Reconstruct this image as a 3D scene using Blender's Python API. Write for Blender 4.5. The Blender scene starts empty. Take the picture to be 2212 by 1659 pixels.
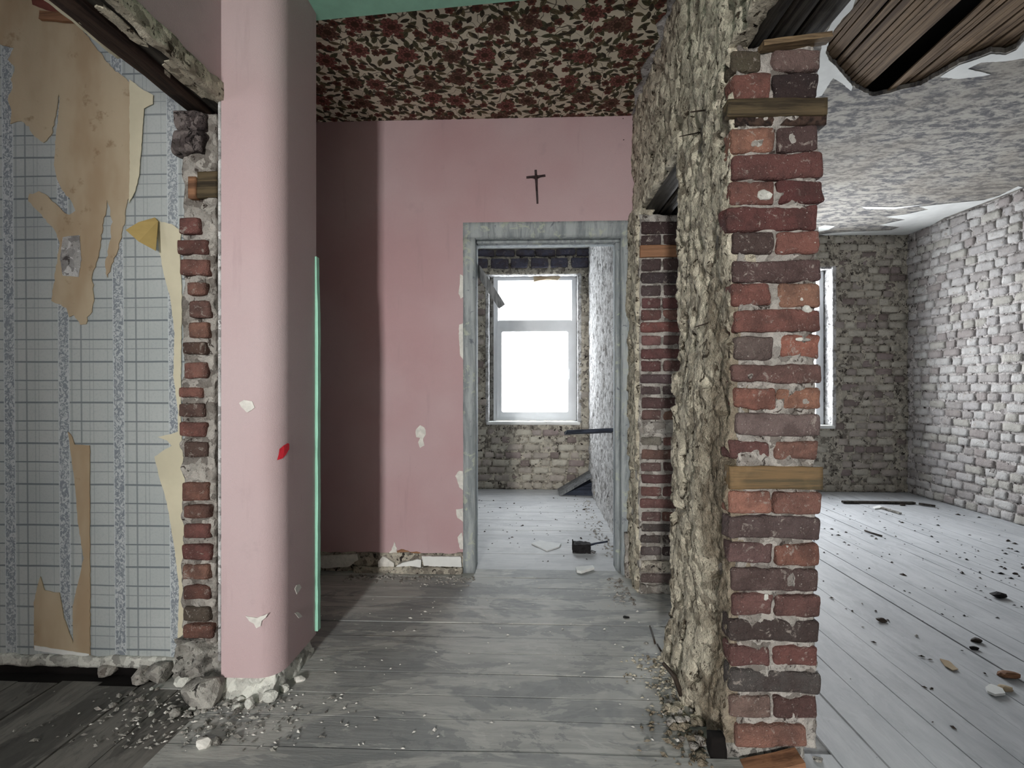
import bpy, bmesh, math, random
import numpy as np
from mathutils import Vector, Matrix
from mathutils.geometry import tessellate_polygon

random.seed(7)
SC = bpy.context.scene
COL = SC.collection
# ------------------------------------------------------------------ camera
W, HPX, F = 2212, 1659, 1050.0
H = 1.05                                   # eye height
YAW = math.atan(39 / F)
CA, SA = math.cos(YAW), math.sin(YAW)
cam = bpy.data.cameras.new('camera'); cam_o = bpy.data.objects.new('camera', cam); COL.objects.link(cam_o)
cam.sensor_width = 36; cam.lens = 36 * F / W; cam.clip_start = 0.02
cam_o.location = (0, 0, H); cam_o.rotation_euler = (math.pi / 2, 0, YAW)
SC.camera = cam_o
# ------------------------------------------------------------------ world, exposure
SC.view_settings.view_transform = 'Standard'; SC.view_settings.look = 'None'
SC.view_settings.gamma = 1; SC.view_settings.use_curve_mapping = False
SC.view_settings.exposure = 0.12
wd = bpy.data.worlds.new('overcast_sky'); SC.world = wd; wd.use_nodes = True
wd.node_tree.nodes['Background'].inputs[0].default_value = (0.93, 0.97, 1.0, 1)
wd.node_tree.nodes['Background'].inputs[1].default_value = 1.6


def area(name, loc, rot, sx, sy, power, color=(1, 1, 1)):
    l = bpy.data.lights.new(name, 'AREA'); l.shape = 'RECTANGLE'; l.size = sx; l.size_y = sy
    l.energy = power; l.color = color
    o = bpy.data.objects.new(name, l); COL.objects.link(o); o.location = loc; o.rotation_euler = rot
    return o


R90 = math.pi / 2
# daylight at the openings of the house, plus an added fill lamp
area('daylight_rear_window', (-0.86, -4.90, 1.74), (R90, 0, 0), 0.36, 0.85, 300, (1.0, 0.985, 0.95))
area('daylight_window_1', (0.05, 5.09, 1.28), (-R90, 0, 0), 0.80, 1.36, 46, (0.92, 0.96, 1.0))
area('daylight_window_2', (2.26, 5.09, 1.38), (-R90, 0, 0), 1.36, 1.50, 115, (0.95, 0.97, 1.0))
area('daylight_left_room', (-3.3, -0.3, 1.35), (R90, 0, -R90), 1.4, 1.4, 17, (0.97, 0.99, 1.0))
area('fill_right_room', (3.5, 0.3, 1.5), (R90, 0, R90), 1.2, 1.4, 4, (0.97, 0.99, 1.0))  # added fill lamp; the wall has no opening here


# ------------------------------------------------------------------ picture ray helpers (used to read positions off the plan)
def ray(px, py):
    u = (px - 1106) / F; v = (829.5 - py) / F
    return Vector((u * CA - SA, u * SA + CA, v))


def PY(px, py, Y):
    d = ray(px, py); t = Y / d.y
    return Vector((d.x * t, Y, H + d.z * t))


def PX(px, py, X):
    d = ray(px, py); t = X / d.x
    return Vector((X, d.y * t, H + d.z * t))


def PZ(px, py, Z=0.0):
    d = ray(px, py); t = (Z - H) / d.z
    return Vector((d.x * t, d.y * t, Z))


# ------------------------------------------------------------------ numpy noise
def _hash(ix, iy, iz, s):
    n = (ix * 73856093) ^ (iy * 19349663) ^ (iz * 83492791) ^ (s * 2654435)
    n = (n ^ (n >> 13)) * 1274126177
    n = n & 0x7fffffff
    n = (n ^ (n >> 16)) * 668265263 & 0x7fffffff
    return (n % 100003) / 50001.5 - 1.0


def vn(P, s=0):
    P = np.asarray(P, dtype=np.float64); i = np.floor(P).astype(np.int64); f = P - i; f = f * f * (3 - 2 * f)
    out = 0
    for dx in (0, 1):
        wx = f[:, 0] if dx else 1 - f[:, 0]
        for dy in (0, 1):
            wy = f[:, 1] if dy else 1 - f[:, 1]
            for dz in (0, 1):
                wz = f[:, 2] if dz else 1 - f[:, 2]
                out = out + wx * wy * wz * _hash(i[:, 0] + dx, i[:, 1] + dy, i[:, 2] + dz, s)
    return out


def fbm(P, freq, s=0, octv=3, rough=0.5):
    P = np.asarray(P, dtype=np.float64) * freq; a = 1; o = 0; t = 0
    for k in range(octv):
        o = o + a * vn(P + 17.3 * k, s + k); t += a; a *= rough; P = P * 2.03
    return o / t


def sstep(a, b, x):
    t = np.clip((x - a) / (b - a), 0, 1); return t * t * (3 - 2 * t)


# ------------------------------------------------------------------ node helpers
class E:
    """a socket in a node tree with arithmetic"""
    def __init__(s, nt, k): s.nt = nt; s.k = k
    def m(s, op, *a, clamp=False):
        n = s.nt.nodes.new('ShaderNodeMath'); n.operation = op; n.use_clamp = clamp
        for i, x in enumerate((s,) + a):
            if isinstance(x, E): s.nt.links.new(x.k, n.inputs[i])
            else: n.inputs[i].default_value = x
        return E(s.nt, n.outputs[0])
    def __add__(s, o): return s.m('ADD', o)
    def __sub__(s, o): return s.m('SUBTRACT', o)
    def __mul__(s, o): return s.m('MULTIPLY', o)
    def __truediv__(s, o): return s.m('DIVIDE', o)
    def mod(s, o): return s.m('FLOORED_MODULO', o)
    def sin(s): return s.m('SINE')
    def cos(s): return s.m('COSINE')
    def abs(s): return s.m('ABSOLUTE')
    def mx(s, o): return s.m('MAXIMUM', o)
    def mn(s, o): return s.m('MINIMUM', o)
    def inv(s): return (s * -1.0) + 1.0
    def lt(s, v, soft=0.0):
        """1 where s < v"""
        return s.ss(v - soft, v + soft).inv() if soft else s.m('LESS_THAN', v)
    def ss(s, a, b):
        n = s.nt.nodes.new('ShaderNodeMapRange'); n.interpolation_type = 'SMOOTHSTEP'
        s.nt.links.new(s.k, n.inputs[0]); n.inputs[1].default_value = a; n.inputs[2].default_value = b
        return E(s.nt, n.outputs[0])


def srgb(*c):
    if len(c) == 1: c = c[0]
    return tuple(((x / 255) / 12.92 if x / 255 <= 0.04045 else ((x / 255 + 0.055) / 1.055) ** 2.4) for x in c[:3]) + (1,)


class Mat:
    def __init__(s, name, rough=0.9, spec=0.25):
        s.m = bpy.data.materials.new(name); s.m.use_nodes = True; s.nt = s.m.node_tree
        s.b = s.nt.nodes['Principled BSDF']; s.b.inputs['Roughness'].default_value = rough
        s.b.inputs['Specular IOR Level'].default_value = spec
        g = s.nt.nodes.new('ShaderNodeNewGeometry'); s.pos = g.outputs['Position']; s.geo = g
    def E(s, k): return E(s.nt, k)
    def xyz(s, v=None):
        n = s.nt.nodes.new('ShaderNodeSeparateXYZ'); s.nt.links.new(v or s.pos, n.inputs[0])
        return [E(s.nt, o) for o in n.outputs]
    def comb(s, *c):
        n = s.nt.nodes.new('ShaderNodeCombineXYZ')
        for i, x in enumerate(c):
            if isinstance(x, E): s.nt.links.new(x.k, n.inputs[i])
            else: n.inputs[i].default_value = x
        return n.outputs[0]
    def scale(s, sx, sy, sz, v=None):
        n = s.nt.nodes.new('ShaderNodeVectorMath'); n.operation = 'MULTIPLY'; s.nt.links.new(v or s.pos, n.inputs[0])
        n.inputs[1].default_value = (sx, sy, sz); return n.outputs[0]
    def noise(s, scale, detail=3, rough=0.55, v=None, dist=0.0, color=False):
        n = s.nt.nodes.new('ShaderNodeTexNoise'); s.nt.links.new(v or s.pos, n.inputs['Vector'])
        n.inputs['Scale'].default_value = scale; n.inputs['Detail'].default_value = detail
        n.inputs['Roughness'].default_value = rough; n.inputs['Distortion'].default_value = dist
        return n.outputs['Color'] if color else E(s.nt, n.outputs[0])
    def voro(s, scale, v=None, rnd=1.0, feature='F1'):
        n = s.nt.nodes.new('ShaderNodeTexVoronoi'); s.nt.links.new(v or s.pos, n.inputs['Vector']); n.feature = feature
        n.inputs['Scale'].default_value = scale; n.inputs['Randomness'].default_value = rnd
        return n
    def mix(s, f, a, b, mode='MIX'):
        n = s.nt.nodes.new('ShaderNodeMix'); n.data_type = 'RGBA'; n.blend_type = mode
        if isinstance(f, E): s.nt.links.new(f.k, n.inputs[0])
        else: n.inputs[0].default_value = f
        for i, x in ((6, a), (7, b)):
            if isinstance(x, (tuple, list)): n.inputs[i].default_value = tuple(x)[:4] if len(x) > 3 else tuple(x) + (1,)
            else: s.nt.links.new(x, n.inputs[i])
        return n.outputs[2]
    def color(s, c):
        if isinstance(c, tuple): s.b.inputs['Base Color'].default_value = c
        else: s.nt.links.new(c, s.b.inputs['Base Color'])
        return s
    def bump(s, h, dist=0.01, strength=1.0):
        n = s.nt.nodes.new('ShaderNodeBump'); n.inputs['Distance'].default_value = dist; n.inputs['Strength'].default_value = strength
        s.nt.links.new(h.k, n.inputs['Height']); s.nt.links.new(n.outputs[0], s.b.inputs['Normal']); return s
    def objcol(s):
        n = s.nt.nodes.new('ShaderNodeObjectInfo'); return n.outputs['Color']
    def objrnd(s):
        n = s.nt.nodes.new('ShaderNodeObjectInfo'); return E(s.nt, n.outputs['Random'])


def simple(name, c, rough=0.85, var=0.25, scale=20, bump=0.0, stretch=None, spec=0.25):
    M = Mat(name, rough, spec)
    v = M.scale(*stretch) if stretch else None
    n = M.noise(scale, 4, 0.6, v)
    c = srgb(c)
    dk = tuple(x * (1 - var) for x in c[:3]) + (1,); lt_ = tuple(min(1, x * (1 + var)) for x in c[:3]) + (1,)
    M.color(M.mix(n.ss(0.3, 0.7), dk, lt_))
    if bump: M.bump(n, bump)
    return M.m


# ------------------------------------------------------------------ materials
MT = {}


def rough_plaster(name, light, mid, dark, bump=0.012, darkcut=0.40, dirt=None):
    M = Mat(name, 0.95, 0.1)
    a = M.noise(6, 5, 0.65); b = M.noise(30, 5, 0.72, M.scale(1, 1, .8), dist=0.8); c = M.noise(75, 4, 0.7)
    col = M.mix(a.ss(0.36, 0.62), srgb(mid), srgb(light))
    col = M.mix(b.ss(0.58, 0.70) * 0.8, col, srgb([min(255, x * 1.12) for x in light]))
    wv = M.nt.nodes.new('ShaderNodeVectorMath'); wv.operation = 'MULTIPLY_ADD'
    M.nt.links.new(M.noise(18, 3, 0.6, color=True), wv.inputs[0]); wv.inputs[1].default_value = (.05, .05, .05); M.nt.links.new(M.pos, wv.inputs[2])
    vf = M.voro(34, wv.outputs[0]); cell = M.xyz(vf.outputs['Color'])[0]
    col = M.mix(cell.ss(0.55, 0.75) * 0.75, col, srgb([min(255, x * 1.10) for x in light]))
    col = M.mix(cell.ss(0.30, 0.12) * 0.65, col, srgb([(x + y) / 2 for x, y in zip(mid, dark)]))
    gr = M.noise(240, 3, 0.7)
    col = M.mix(gr.ss(0.56, 0.70) * 0.45, col, srgb([(x + y) / 2 for x, y in zip(mid, dark)]))
    col = M.mix(b.ss(darkcut, darkcut - 0.07), col, srgb(dark))
    col = M.mix((c.ss(0.42, 0.32) * a.ss(0.65, 0.4)) * 0.85, col, srgb(dark))
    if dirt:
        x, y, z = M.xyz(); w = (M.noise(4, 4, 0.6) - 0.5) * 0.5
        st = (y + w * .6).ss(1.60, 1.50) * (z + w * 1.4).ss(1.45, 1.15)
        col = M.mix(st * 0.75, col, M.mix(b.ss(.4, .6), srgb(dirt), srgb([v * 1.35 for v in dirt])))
    M.color(col); M.bump(b + c * 0.5 + cell * 0.25 + gr * .12, bump)
    return M.m


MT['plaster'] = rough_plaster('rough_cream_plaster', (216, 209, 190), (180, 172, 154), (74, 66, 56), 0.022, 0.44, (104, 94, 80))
MT['plaster_white'] = rough_plaster('rough_white_plaster', (206, 206, 206), (178, 177, 176), (92, 88, 88), 0.014, 0.42)
MT['mortar'] = rough_plaster('lime_mortar', (178, 174, 168), (144, 139, 132), (74, 66, 62), 0.016, 0.42)
MT['mortar_dark'] = rough_plaster('old_mortar_on_brick', (192, 186, 172), (156, 149, 138), (58, 52, 50), 0.018, 0.45)
MT['mortar_right'] = rough_plaster('limewashed_joints', (196, 192, 190), (164, 159, 156), (70, 64, 62), 0.016, 0.45)
MT['rubble'] = rough_plaster('grey_rubble', (160, 158, 152), (120, 117, 112), (52, 50, 48), 0.010, 0.42)
MT['sooty'] = rough_plaster('sooty_mortar_caked_brick', (122, 114, 112), (74, 66, 66), (34, 30, 30), 0.016, 0.46)
MT['white_lump'] = rough_plaster('white_lime_lumps', (206, 207, 200), (172, 172, 166), (90, 88, 84), 0.006, 0.33)


def brick_mat(name, white=0.25, dirt=0.5):
    M = Mat(name, 0.9, 0.15)
    a = M.noise(14, 5, 0.65); b = M.noise(60, 4, 0.7, dist=0.5); c = M.noise(200, 2, 0.6)
    hs = M.nt.nodes.new('ShaderNodeHueSaturation'); hs.inputs['Saturation'].default_value = 0.74; hs.inputs['Value'].default_value = 1.0; hs.inputs['Hue'].default_value = 0.512
    M.nt.links.new(M.objcol(), hs.inputs['Color'])
    col = M.mix(a.ss(0.38, 0.66) * dirt, hs.outputs[0], srgb(66, 54, 52))
    col = M.mix(b.ss(0.35, 0.2) * 0.7, col, srgb(44, 32, 30))
    col = M.mix(M.noise(33, 5, 0.75, dist=0.8).ss(0.58, 0.66) * min(1, white * 3), col, srgb(166, 158, 150))
    col = M.mix(c.ss(0.68, 0.74) * 0.7, col, srgb(205, 200, 192))
    M.color(col); M.bump(b + c * 0.5 + a, 0.009)
    return M.m


MT['brick'] = brick_mat('old_red_brick', 0.22, 0.55)
MT['brick_wash'] = brick_mat('limewashed_brick', 0.5, 0.18)


def pink_mat(name, c, warm):
    M = Mat(name, 0.72, 0.3)
    a = M.noise(1.3, 3, 0.5); b = M.noise(9, 5, 0.6); f = M.noise(260, 2, 0.5)
    col = M.mix(a.ss(0.35, 0.68), srgb(c), srgb(warm))
    col = M.mix(b.ss(0.62, 0.75) * 0.25, col, srgb([x * 0.86 for x in c]))
    v = M.scale(3, 3, 0.35)
    col = M.mix(M.noise(6, 4, 0.6, v).ss(0.6, 0.72) * 0.18, col, srgb(150, 128, 130))
    col = M.mix(M.noise(38, 3, 0.7).ss(0.76, 0.79) * 0.8, col, srgb(110, 84, 84))
    M.color(col); M.bump(f + b * 1.5, 0.0012)
    return M.m


MT['pink'] = pink_mat('pink_painted_plaster', (192, 173, 175), (186, 162, 164))
MT['pink_back'] = pink_mat('pink_wallpaint_dim_back', (186, 162, 165), (178, 146, 149))  # same pink made warmer and darker, carrying the dimmer light there
MT['green'] = simple('mint_green_paint', (158, 216, 192), 0.5, 0.07, 12)


def wood_mat(name, c, dark, axis='X', bump=0.004, sc=1.0, spec=0.2, rough=0.75):
    M = Mat(name, rough, spec)
    st = {'X': (1.2, 22, 22), 'Y': (22, 1.2, 22), 'Z': (22, 22, 1.2)}[axis]
    v = M.scale(*st)
    a = M.noise(2.2 * sc, 5, 0.7, v, 0.4); b = M.noise(8, 4, 0.6)
    col = M.mix(a.ss(0.35, 0.62), srgb(dark), srgb(c))
    col = M.mix(b.ss(0.55, 0.7) * 0.4, col, srgb([min(255, x * 1.2) for x in c]))
    M.color(col); M.bump(a, bump)
    return M.m


MT['frame_wood'] = None
M = Mat('weathered_door_frame_wood', 0.8, 0.2)
a_ = M.noise(3, 5, 0.7, M.scale(8, 8, 1.0), 0.5); b_ = M.noise(14, 5, 0.7, dist=0.7)
col_ = M.mix(a_.ss(0.35, 0.62), srgb(128, 135, 138), srgb(166, 172, 174))
col_ = M.mix(b_.ss(0.57, 0.64) * 0.8, col_, srgb(176, 182, 168))
col_ = M.mix(b_.ss(0.40, 0.32) * 0.7, col_, srgb(78, 82, 96))
M.color(col_); M.bump(a_ + b_, 0.004); MT['frame_wood'] = M.m
MT['beam'] = wood_mat('dark_lintel_wood', (78, 74, 68), (30, 27, 25), 'Y', 0.006)
MT['beam_brown'] = wood_mat('brown_lintel_wood', (74, 58, 50), (34, 26, 24), 'Y', 0.006)
MT['block_wood'] = wood_mat('wooden_wall_block', (92, 80, 60), (46, 40, 31), 'X', 0.004)
MT['orange_wood'] = wood_mat('orange_softwood', (146, 108, 82), (100, 72, 54), 'X', 0.002)
MT['lath'] = wood_mat('plaster_lath_wood', (132, 112, 90), (84, 68, 54), 'Y', 0.003)
MT['grey_plank'] = wood_mat('grey_plank', (126, 128, 130), (84, 86, 88), 'Z', 0.002)
MT['dark_wood'] = wood_mat('dark_blue_grey_wood', (62, 68, 82), (34, 38, 48), 'X', 0.002)
MT['void'] = simple('void_shade_dark', (20, 17, 16), 0.95, 0.3, 8)  # near-black colour stands in for the shade inside holes, gaps and hollows
MT['iron'] = simple('rusty_iron', (56, 48, 42), 0.6, 0.4, 60, 0.001)
MT['black'] = simple('black_bristle', (26, 25, 26), 0.8, 0.4, 60, 0.002)
MT['white_paint'] = simple('white_plaster', (222, 224, 222), 0.85, 0.06, 9, 0.001)
MT['white_chip'] = simple('chipped_plaster', (214, 212, 206), 0.9, 0.12, 40, 0.004)
MT['pvc'] = simple('white_window_plastic', (216, 219, 222), 0.4, 0.04, 5)
MT['cream_paper'] = simple('cream_paper_backing', (206, 200, 176), 0.9, 0.07, 6, 0.001)
MT['yellow_paper'] = simple('ochre_paper_back', (186, 162, 104), 0.85, 0.08, 9, 0.001)
MT['crucifix'] = simple('dark_bronze', (58, 44, 46), 0.5, 0.3, 40, 0.001)
MT['red_paint'] = simple('red_spray_paint', (206, 44, 58), 0.6, 0.15, 60)
MT['card'] = simple('white_card', (218, 220, 220), 0.8, 0.05, 9)

# beige torn undersheet
M = Mat('beige_torn_undersheet', 0.9, 0.15)
a_ = M.noise(3.5, 4, 0.6, M.scale(1.2, 1, 0.5)); b_ = M.noise(15, 5, 0.65)
col_ = M.mix(a_.ss(0.35, 0.65), srgb(168, 148, 122), srgb(186, 172, 148))
col_ = M.mix(b_.ss(0.60, 0.72) * 0.6, col_, srgb(128, 104, 78))
M.color(col_); M.bump(b_, 0.002); MT['beige'] = M.m


# plaid wallpaper with scroll-work bands: x bands every .2m, printed lines
def plaid():
    M = Mat('plaid_wallpaper_with_bands', 0.8, 0.25)
    x, y, z = M.xyz()
    w = M.noise(4, 2, 0.5)
    wob = (w - 0.5) * 0.006
    X = (x + 1.905 + (z - 1.05) * 0.008)                # origin at the first band
    pitch = 0.2065
    u = X.mod(pitch)                                       # 0..pitch; band centred on 0
    ub = u.mn((u * -1.0) + pitch)                          # distance to band centre
    band = ub.lt(0.0215, 0.0008)
    base = M.mix(M.noise(2.2, 3, 0.5).ss(0.3, 0.7), srgb(168, 175, 176), srgb(180, 186, 186))
    base = M.mix(M.noise(110, 3, 0.7).ss(0.45, 0.75) * 0.35, base, srgb(146, 156, 160))
    def line(t, c, wd): return (t - c).abs().lt(wd, 0.0009)
    hz = (z + wob).mod(0.149)
    hl = line(hz, 0.020, 0.0024).mx(line(hz, 0.088, 0.0032)).mx(line(hz, 0.135, 0.0016) * 0.7)
    vl = (line(u, 0.066, 0.0030)).mx(line(u, 0.098, 0.0014) * 0.6).mx(line(u, 0.112, 0.0014) * 0.5).mx(line(u, 0.165, 0.0016) * 0.45).mx(line(u, 0.030, 0.004) * 0.5)
    ln = hl.mx(vl * 0.75)
    col = M.mix(ln * 0.75, base, srgb(84, 94, 102))
    v = M.scale(1, 0.2, 0.8)
    s1 = M.noise(62, 3, 0.7, v, 2.2)
    scroll = s1.ss(0.47, 0.55)
    bandc = M.mix(scroll, srgb(128, 136, 144), srgb(186, 192, 195))
    bandc = M.mix((ub - 0.0195).abs().lt(0.0014, 0.0005), bandc, srgb(190, 198, 200))
    col = M.mix(band, col, bandc)
    col = M.mix(M.noise(1.1, 3, 0.5).ss(0.5, 0.75) * 0.2, col, srgb(190, 196, 196))
    M.color(col); M.bump(M.noise(180, 2, 0.5), 0.0008)
    return M.m


MT['plaid'] = plaid()


# floral ceiling paper
def floral():
    M = Mat('floral_ceiling_paper', 0.85, 0.2)
    wn = M.noise(5, 2, 0.5, color=True)
    # warped coordinates
    n = M.nt.nodes.new('ShaderNodeVectorMath'); n.operation = 'MULTIPLY_ADD'
    M.nt.links.new(wn, n.inputs[0]); n.inputs[1].default_value = (0.02, 0.02, 0); M.nt.links.new(M.pos, n.inputs[2])
    flat = M.scale(1, 1, 0, n.outputs[0])
    col = M.mix(M.noise(2, 3, 0.5).ss(0.35, 0.7), srgb(216, 210, 190), srgb(226, 220, 200))

    def local(scale, off, rnd):
        a = M.nt.nodes.new('ShaderNodeVectorMath'); a.operation = 'ADD'; M.nt.links.new(flat, a.inputs[0]); a.inputs[1].default_value = (off, off * 0.7, 0)
        v = M.voro(scale, a.outputs[0], rnd); v.voronoi_dimensions = '2D'
        # Position output is in the unscaled space
        s = M.nt.nodes.new('ShaderNodeVectorMath'); s.operation = 'SUBTRACT'
        M.nt.links.new(a.outputs[0], s.inputs[0]); M.nt.links.new(v.outputs['Position'], s.inputs[1])
        lx, ly, _ = M.xyz(s.outputs[0]); cr = M.xyz(v.outputs['Color'])
        r = (lx * lx + ly * ly).m('SQRT')
        return lx, ly, r, cr

    fine = M.noise(170, 3, 0.7)
    # stems: thin contour lines of a smooth noise
    st = (M.noise(7.5, 1, 0.4, flat, 1.2) - 0.5).abs().lt(0.010, 0.003)
    st2 = (M.noise(9.5, 1, 0.4, M.scale(1, 1, 1, flat), 0.6) - 0.56).abs().lt(0.009, 0.003)
    col = M.mix(st.mx(st2) * 0.9, col, srgb(78, 70, 56))
    # leaves, three layers of pointed ellipses turned at random
    for k, (sc, off, L, Wd, cc) in enumerate(((15, 3.1, 0.030, 0.0125, (72, 72, 54)), (14, 7.7, 0.027, 0.011, (92, 84, 64)), (17, 12.9, 0.023, 0.010, (60, 56, 46)))):
        lx, ly, r, cr = local(sc, off, 0.8)
        th = cr[0] * 6.283
        a = lx * th.cos() + ly * th.sin(); b = ly * th.cos() - lx * th.sin()
        e = (a * (1 / L)).m('POWER', 2.0).mn(1.0).inv() * Wd     # leaf half width
        leaf = (b.abs() - e).lt(0.0, 0.0010) * a.abs().lt(L)
        vein = b.abs().lt(0.0011, 0.0004)
        lc = M.mix(fine.ss(0.4, 0.65) * 0.7, srgb(cc), srgb([x * 1.45 for x in cc]))
        lc = M.mix(vein * 0.6, lc, srgb(40, 34, 30))
        col = M.mix(leaf, col, lc)
    # buds
    for (sc, off, R, cc, c2) in ((9.5, 31.3, 0.021, (124, 76, 66), (86, 58, 50)), (8.3, 45.9, 0.023, (110, 66, 60), (78, 68, 50))):
        lx, ly, r, cr = local(sc, off, 0.75)
        ang = ly.m('ARCTAN2', lx)
        lim = ((ang * 2.5 + cr[0] * 6.0).cos().abs() * 0.30 + 0.70) * R
        bud = (r - lim).lt(0.0, 0.0009)
        bc = M.mix(fine.ss(0.42, 0.6), srgb(cc), srgb(c2))
        bc = M.mix(r.lt(R * 0.4, 0.002) * 0.7, bc, srgb(58, 40, 38))
        col = M.mix(bud, col, bc)
    # large blooms: scalloped petals around a dark heart
    lx, ly, r, cr = local(5.4, 60.2, 0.55)
    ang = ly.m('ARCTAN2', lx)
    lim = ((ang * 4.5 + cr[1] * 6.0).cos().abs() * 0.34 + 0.66) * 0.050
    bloom = (r - lim).lt(0.0, 0.001)
    ring = ((ang * 4.5 + cr[1] * 6.0).cos().abs().lt(0.20, 0.05)).mx((r - lim * 0.62).abs().lt(0.0022, 0.0008))
    pc = M.mix(fine.ss(0.4, 0.62), srgb(150, 96, 88), srgb(104, 70, 64))
    pc = M.mix(cr[2].ss(0.4, 0.7), pc, M.mix(fine.ss(0.4, 0.62), srgb(96, 66, 62), srgb(124, 98, 80)))
    pc = M.mix(ring * 0.75, pc, srgb(52, 36, 34))
    pc = M.mix(r.lt(0.017, 0.003) * 0.8, pc, srgb(60, 46, 34))
    col = M.mix(bloom, col, pc)
    M.color(col)
    return M.m


MT['floral'] = floral()

# grey mottled ceiling paper of the right room
M = Mat('grey_mottled_ceiling_paper', 0.9, 0.15)
v_ = M.scale(1.0, 2.0, 1)
a_ = M.noise(10, 5, 0.7, v_, 0.5); b_ = M.noise(34, 4, 0.7, M.scale(1, 1.8, 1)); c_ = M.noise(2.2, 2, 0.5)
col_ = M.mix((a_ * 0.7 + b_ * 0.3).ss(0.42, 0.57), srgb(98, 98, 101), srgb(166, 163, 156))
col_ = M.mix(c_.ss(0.45, 0.65) * 0.35, col_, srgb(134, 126, 114))
M.color(col_); M.bump(b_, 0.002); MT['ceil_paper'] = M.m


# floors
def board_mat(name, light, mid, dark, axis, dust=0.5):
    M = Mat(name, 0.62, 0.35)
    st = (0.9, 7, 5) if axis == 'X' else (7, 0.9, 5)
    g = M.noise(4, 6, 0.7, M.scale(*st), 0.3)
    p = M.noise(1.9, 5, 0.62, M.scale(*((0.7, 1.5, 1) if axis == 'X' else (1.5, 0.7, 1))), 0.5)
    s = M.noise(55, 4, 0.75)
    rn = M.objrnd()
    col = M.mix(g.ss(0.35, 0.65), srgb(mid), srgb(light))
    q = M.noise(3.4, 6, 0.72, M.scale(*((0.8, 2.2, 1) if axis == 'X' else (2.2, 0.8, 1))), 0.7)
    col = M.mix(p.ss(0.50, 0.53) * (1 - dust) * 1.2, col, srgb(dark))
    col = M.mix(q.ss(0.545, 0.565) * (1 - dust) * 0.9, col, srgb([v * .93 for v in dark]))
    col = M.mix(q.ss(0.455, 0.435) * (1 - dust) * 0.9, col, srgb([min(255, v * 1.06) for v in light]))
    col = M.mix((rn * 0.30), col, srgb(mid))
    col = M.mix(M.noise(7, 5, 0.7).ss(0.45, 0.7) * dust * 0.5, col, srgb(light))
    col = M.mix(s.ss(0.70, 0.76) * 0.55, col, srgb(58, 56, 54))
    col = M.mix(M.noise(75, 3, 0.7).ss(0.72, 0.77) * 0.6, col, srgb(210, 210, 206))
    M.color(col); M.bump(g + p.ss(.5, .53) * -.15, 0.003)
    return M.m


MT['board_hall'] = board_mat('worn_grey_painted_boards', (182, 182, 178), (158, 159, 156), (122, 126, 128), 'X', 0.45)
MT['board_room'] = board_mat('dusty_white_boards', (198, 199, 200), (178, 180, 182), (160, 163, 168), 'X', 0.75)
MT['board_right'] = board_mat('dusty_pale_boards', (190, 193, 196), (174, 178, 182), (152, 156, 160), 'Y', 0.75)
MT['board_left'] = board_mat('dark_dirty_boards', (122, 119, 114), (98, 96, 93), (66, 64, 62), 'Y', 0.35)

# glass
M = Mat('window_glass', 0.02, 0.5)
tr = M.nt.nodes.new('ShaderNodeBsdfTransparent'); ms = M.nt.nodes.new('ShaderNodeMixShader'); ms.inputs[0].default_value = 0.06
gl = M.nt.nodes.new('ShaderNodeBsdfGlossy'); gl.inputs['Roughness'].default_value = 0.02
M.nt.links.new(tr.outputs[0], ms.inputs[1]); M.nt.links.new(gl.outputs[0], ms.inputs[2])
M.nt.links.new(ms.outputs[0], M.nt.nodes['Material Output'].inputs[0]); MT['glass'] = M.m


# ------------------------------------------------------------------ mesh helpers
def link(name, me, m, parent=None, loc=None, **props):
    o = bpy.data.objects.new(name, me); COL.objects.link(o)
    if m is not None and me is not None and not me.materials: me.materials.append(m)
    if parent is not None: o.parent = parent
    if loc is not None: o.location = loc
    for k, v in props.items(): o[k] = v
    return o


def mesh_from(name, V, Fc, smooth=False):
    me = bpy.data.meshes.new(name); me.from_pydata([tuple(v) for v in V], [], [tuple(f) for f in Fc]); me.update()
    if smooth: me.polygons.foreach_set('use_smooth', [True] * len(me.polygons))
    return me


def box_grid(lo, hi, cell, skip=()):
    """closed box surface on a regular grid; returns verts (N,3) and quads"""
    lo = np.array(lo, float); hi = np.array(hi, float)
    n = np.maximum(1, np.round((hi - lo) / cell).astype(int)) if np.isscalar(cell) else np.maximum(1, np.round((hi - lo) / np.array(cell)).astype(int))
    idx = {}; V = []; Q = []
    def vid(i, j, k):
        key = (i, j, k)
        r = idx.get(key)
        if r is None:
            r = len(V); idx[key] = r; V.append((i, j, k))
        return r
    nx, ny, nz = n
    for a, b, c, fix, flip, tag in ((0, 1, 2, 0, 1, '-z'), (0, 1, 2, nz, 0, '+z'), (0, 2, 1, 0, 0, '-y'), (0, 2, 1, ny, 1, '+y'), (1, 2, 0, 0, 1, '-x'), (1, 2, 0, nx, 0, '+x')):
        if tag in skip: continue
        for i in range(n[a]):
            for j in range(n[b]):
                q = []
                for (di, dj) in ((0, 0), (1, 0), (1, 1), (0, 1)):
                    p = [0, 0, 0]; p[a] = i + di; p[b] = j + dj; p[c] = fix
                    q.append(vid(*p))
                Q.append(q[::-1] if flip else q)
    V = np.array(V, float) / n * (hi - lo) + lo
    return V, Q


def noise_vec(V, amp, freq, s=0, octv=3):
    return np.stack([fbm(V, freq, s + 11 * k, octv) for k in range(3)], 1) * np.array(amp)


def rough_box(name, lo, hi, cell, amp, freq, m, parent=None, smooth=True, extra=None, skip=(), octv=3, seed=0, **props):
    V, Q = box_grid(lo, hi, cell, skip)
    D = noise_vec(V, amp, freq, seed, octv)
    if extra is not None: D = D + extra(V)
    V = V + D
    return link(name, mesh_from(name, V, Q, smooth), m, parent, **props)


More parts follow.
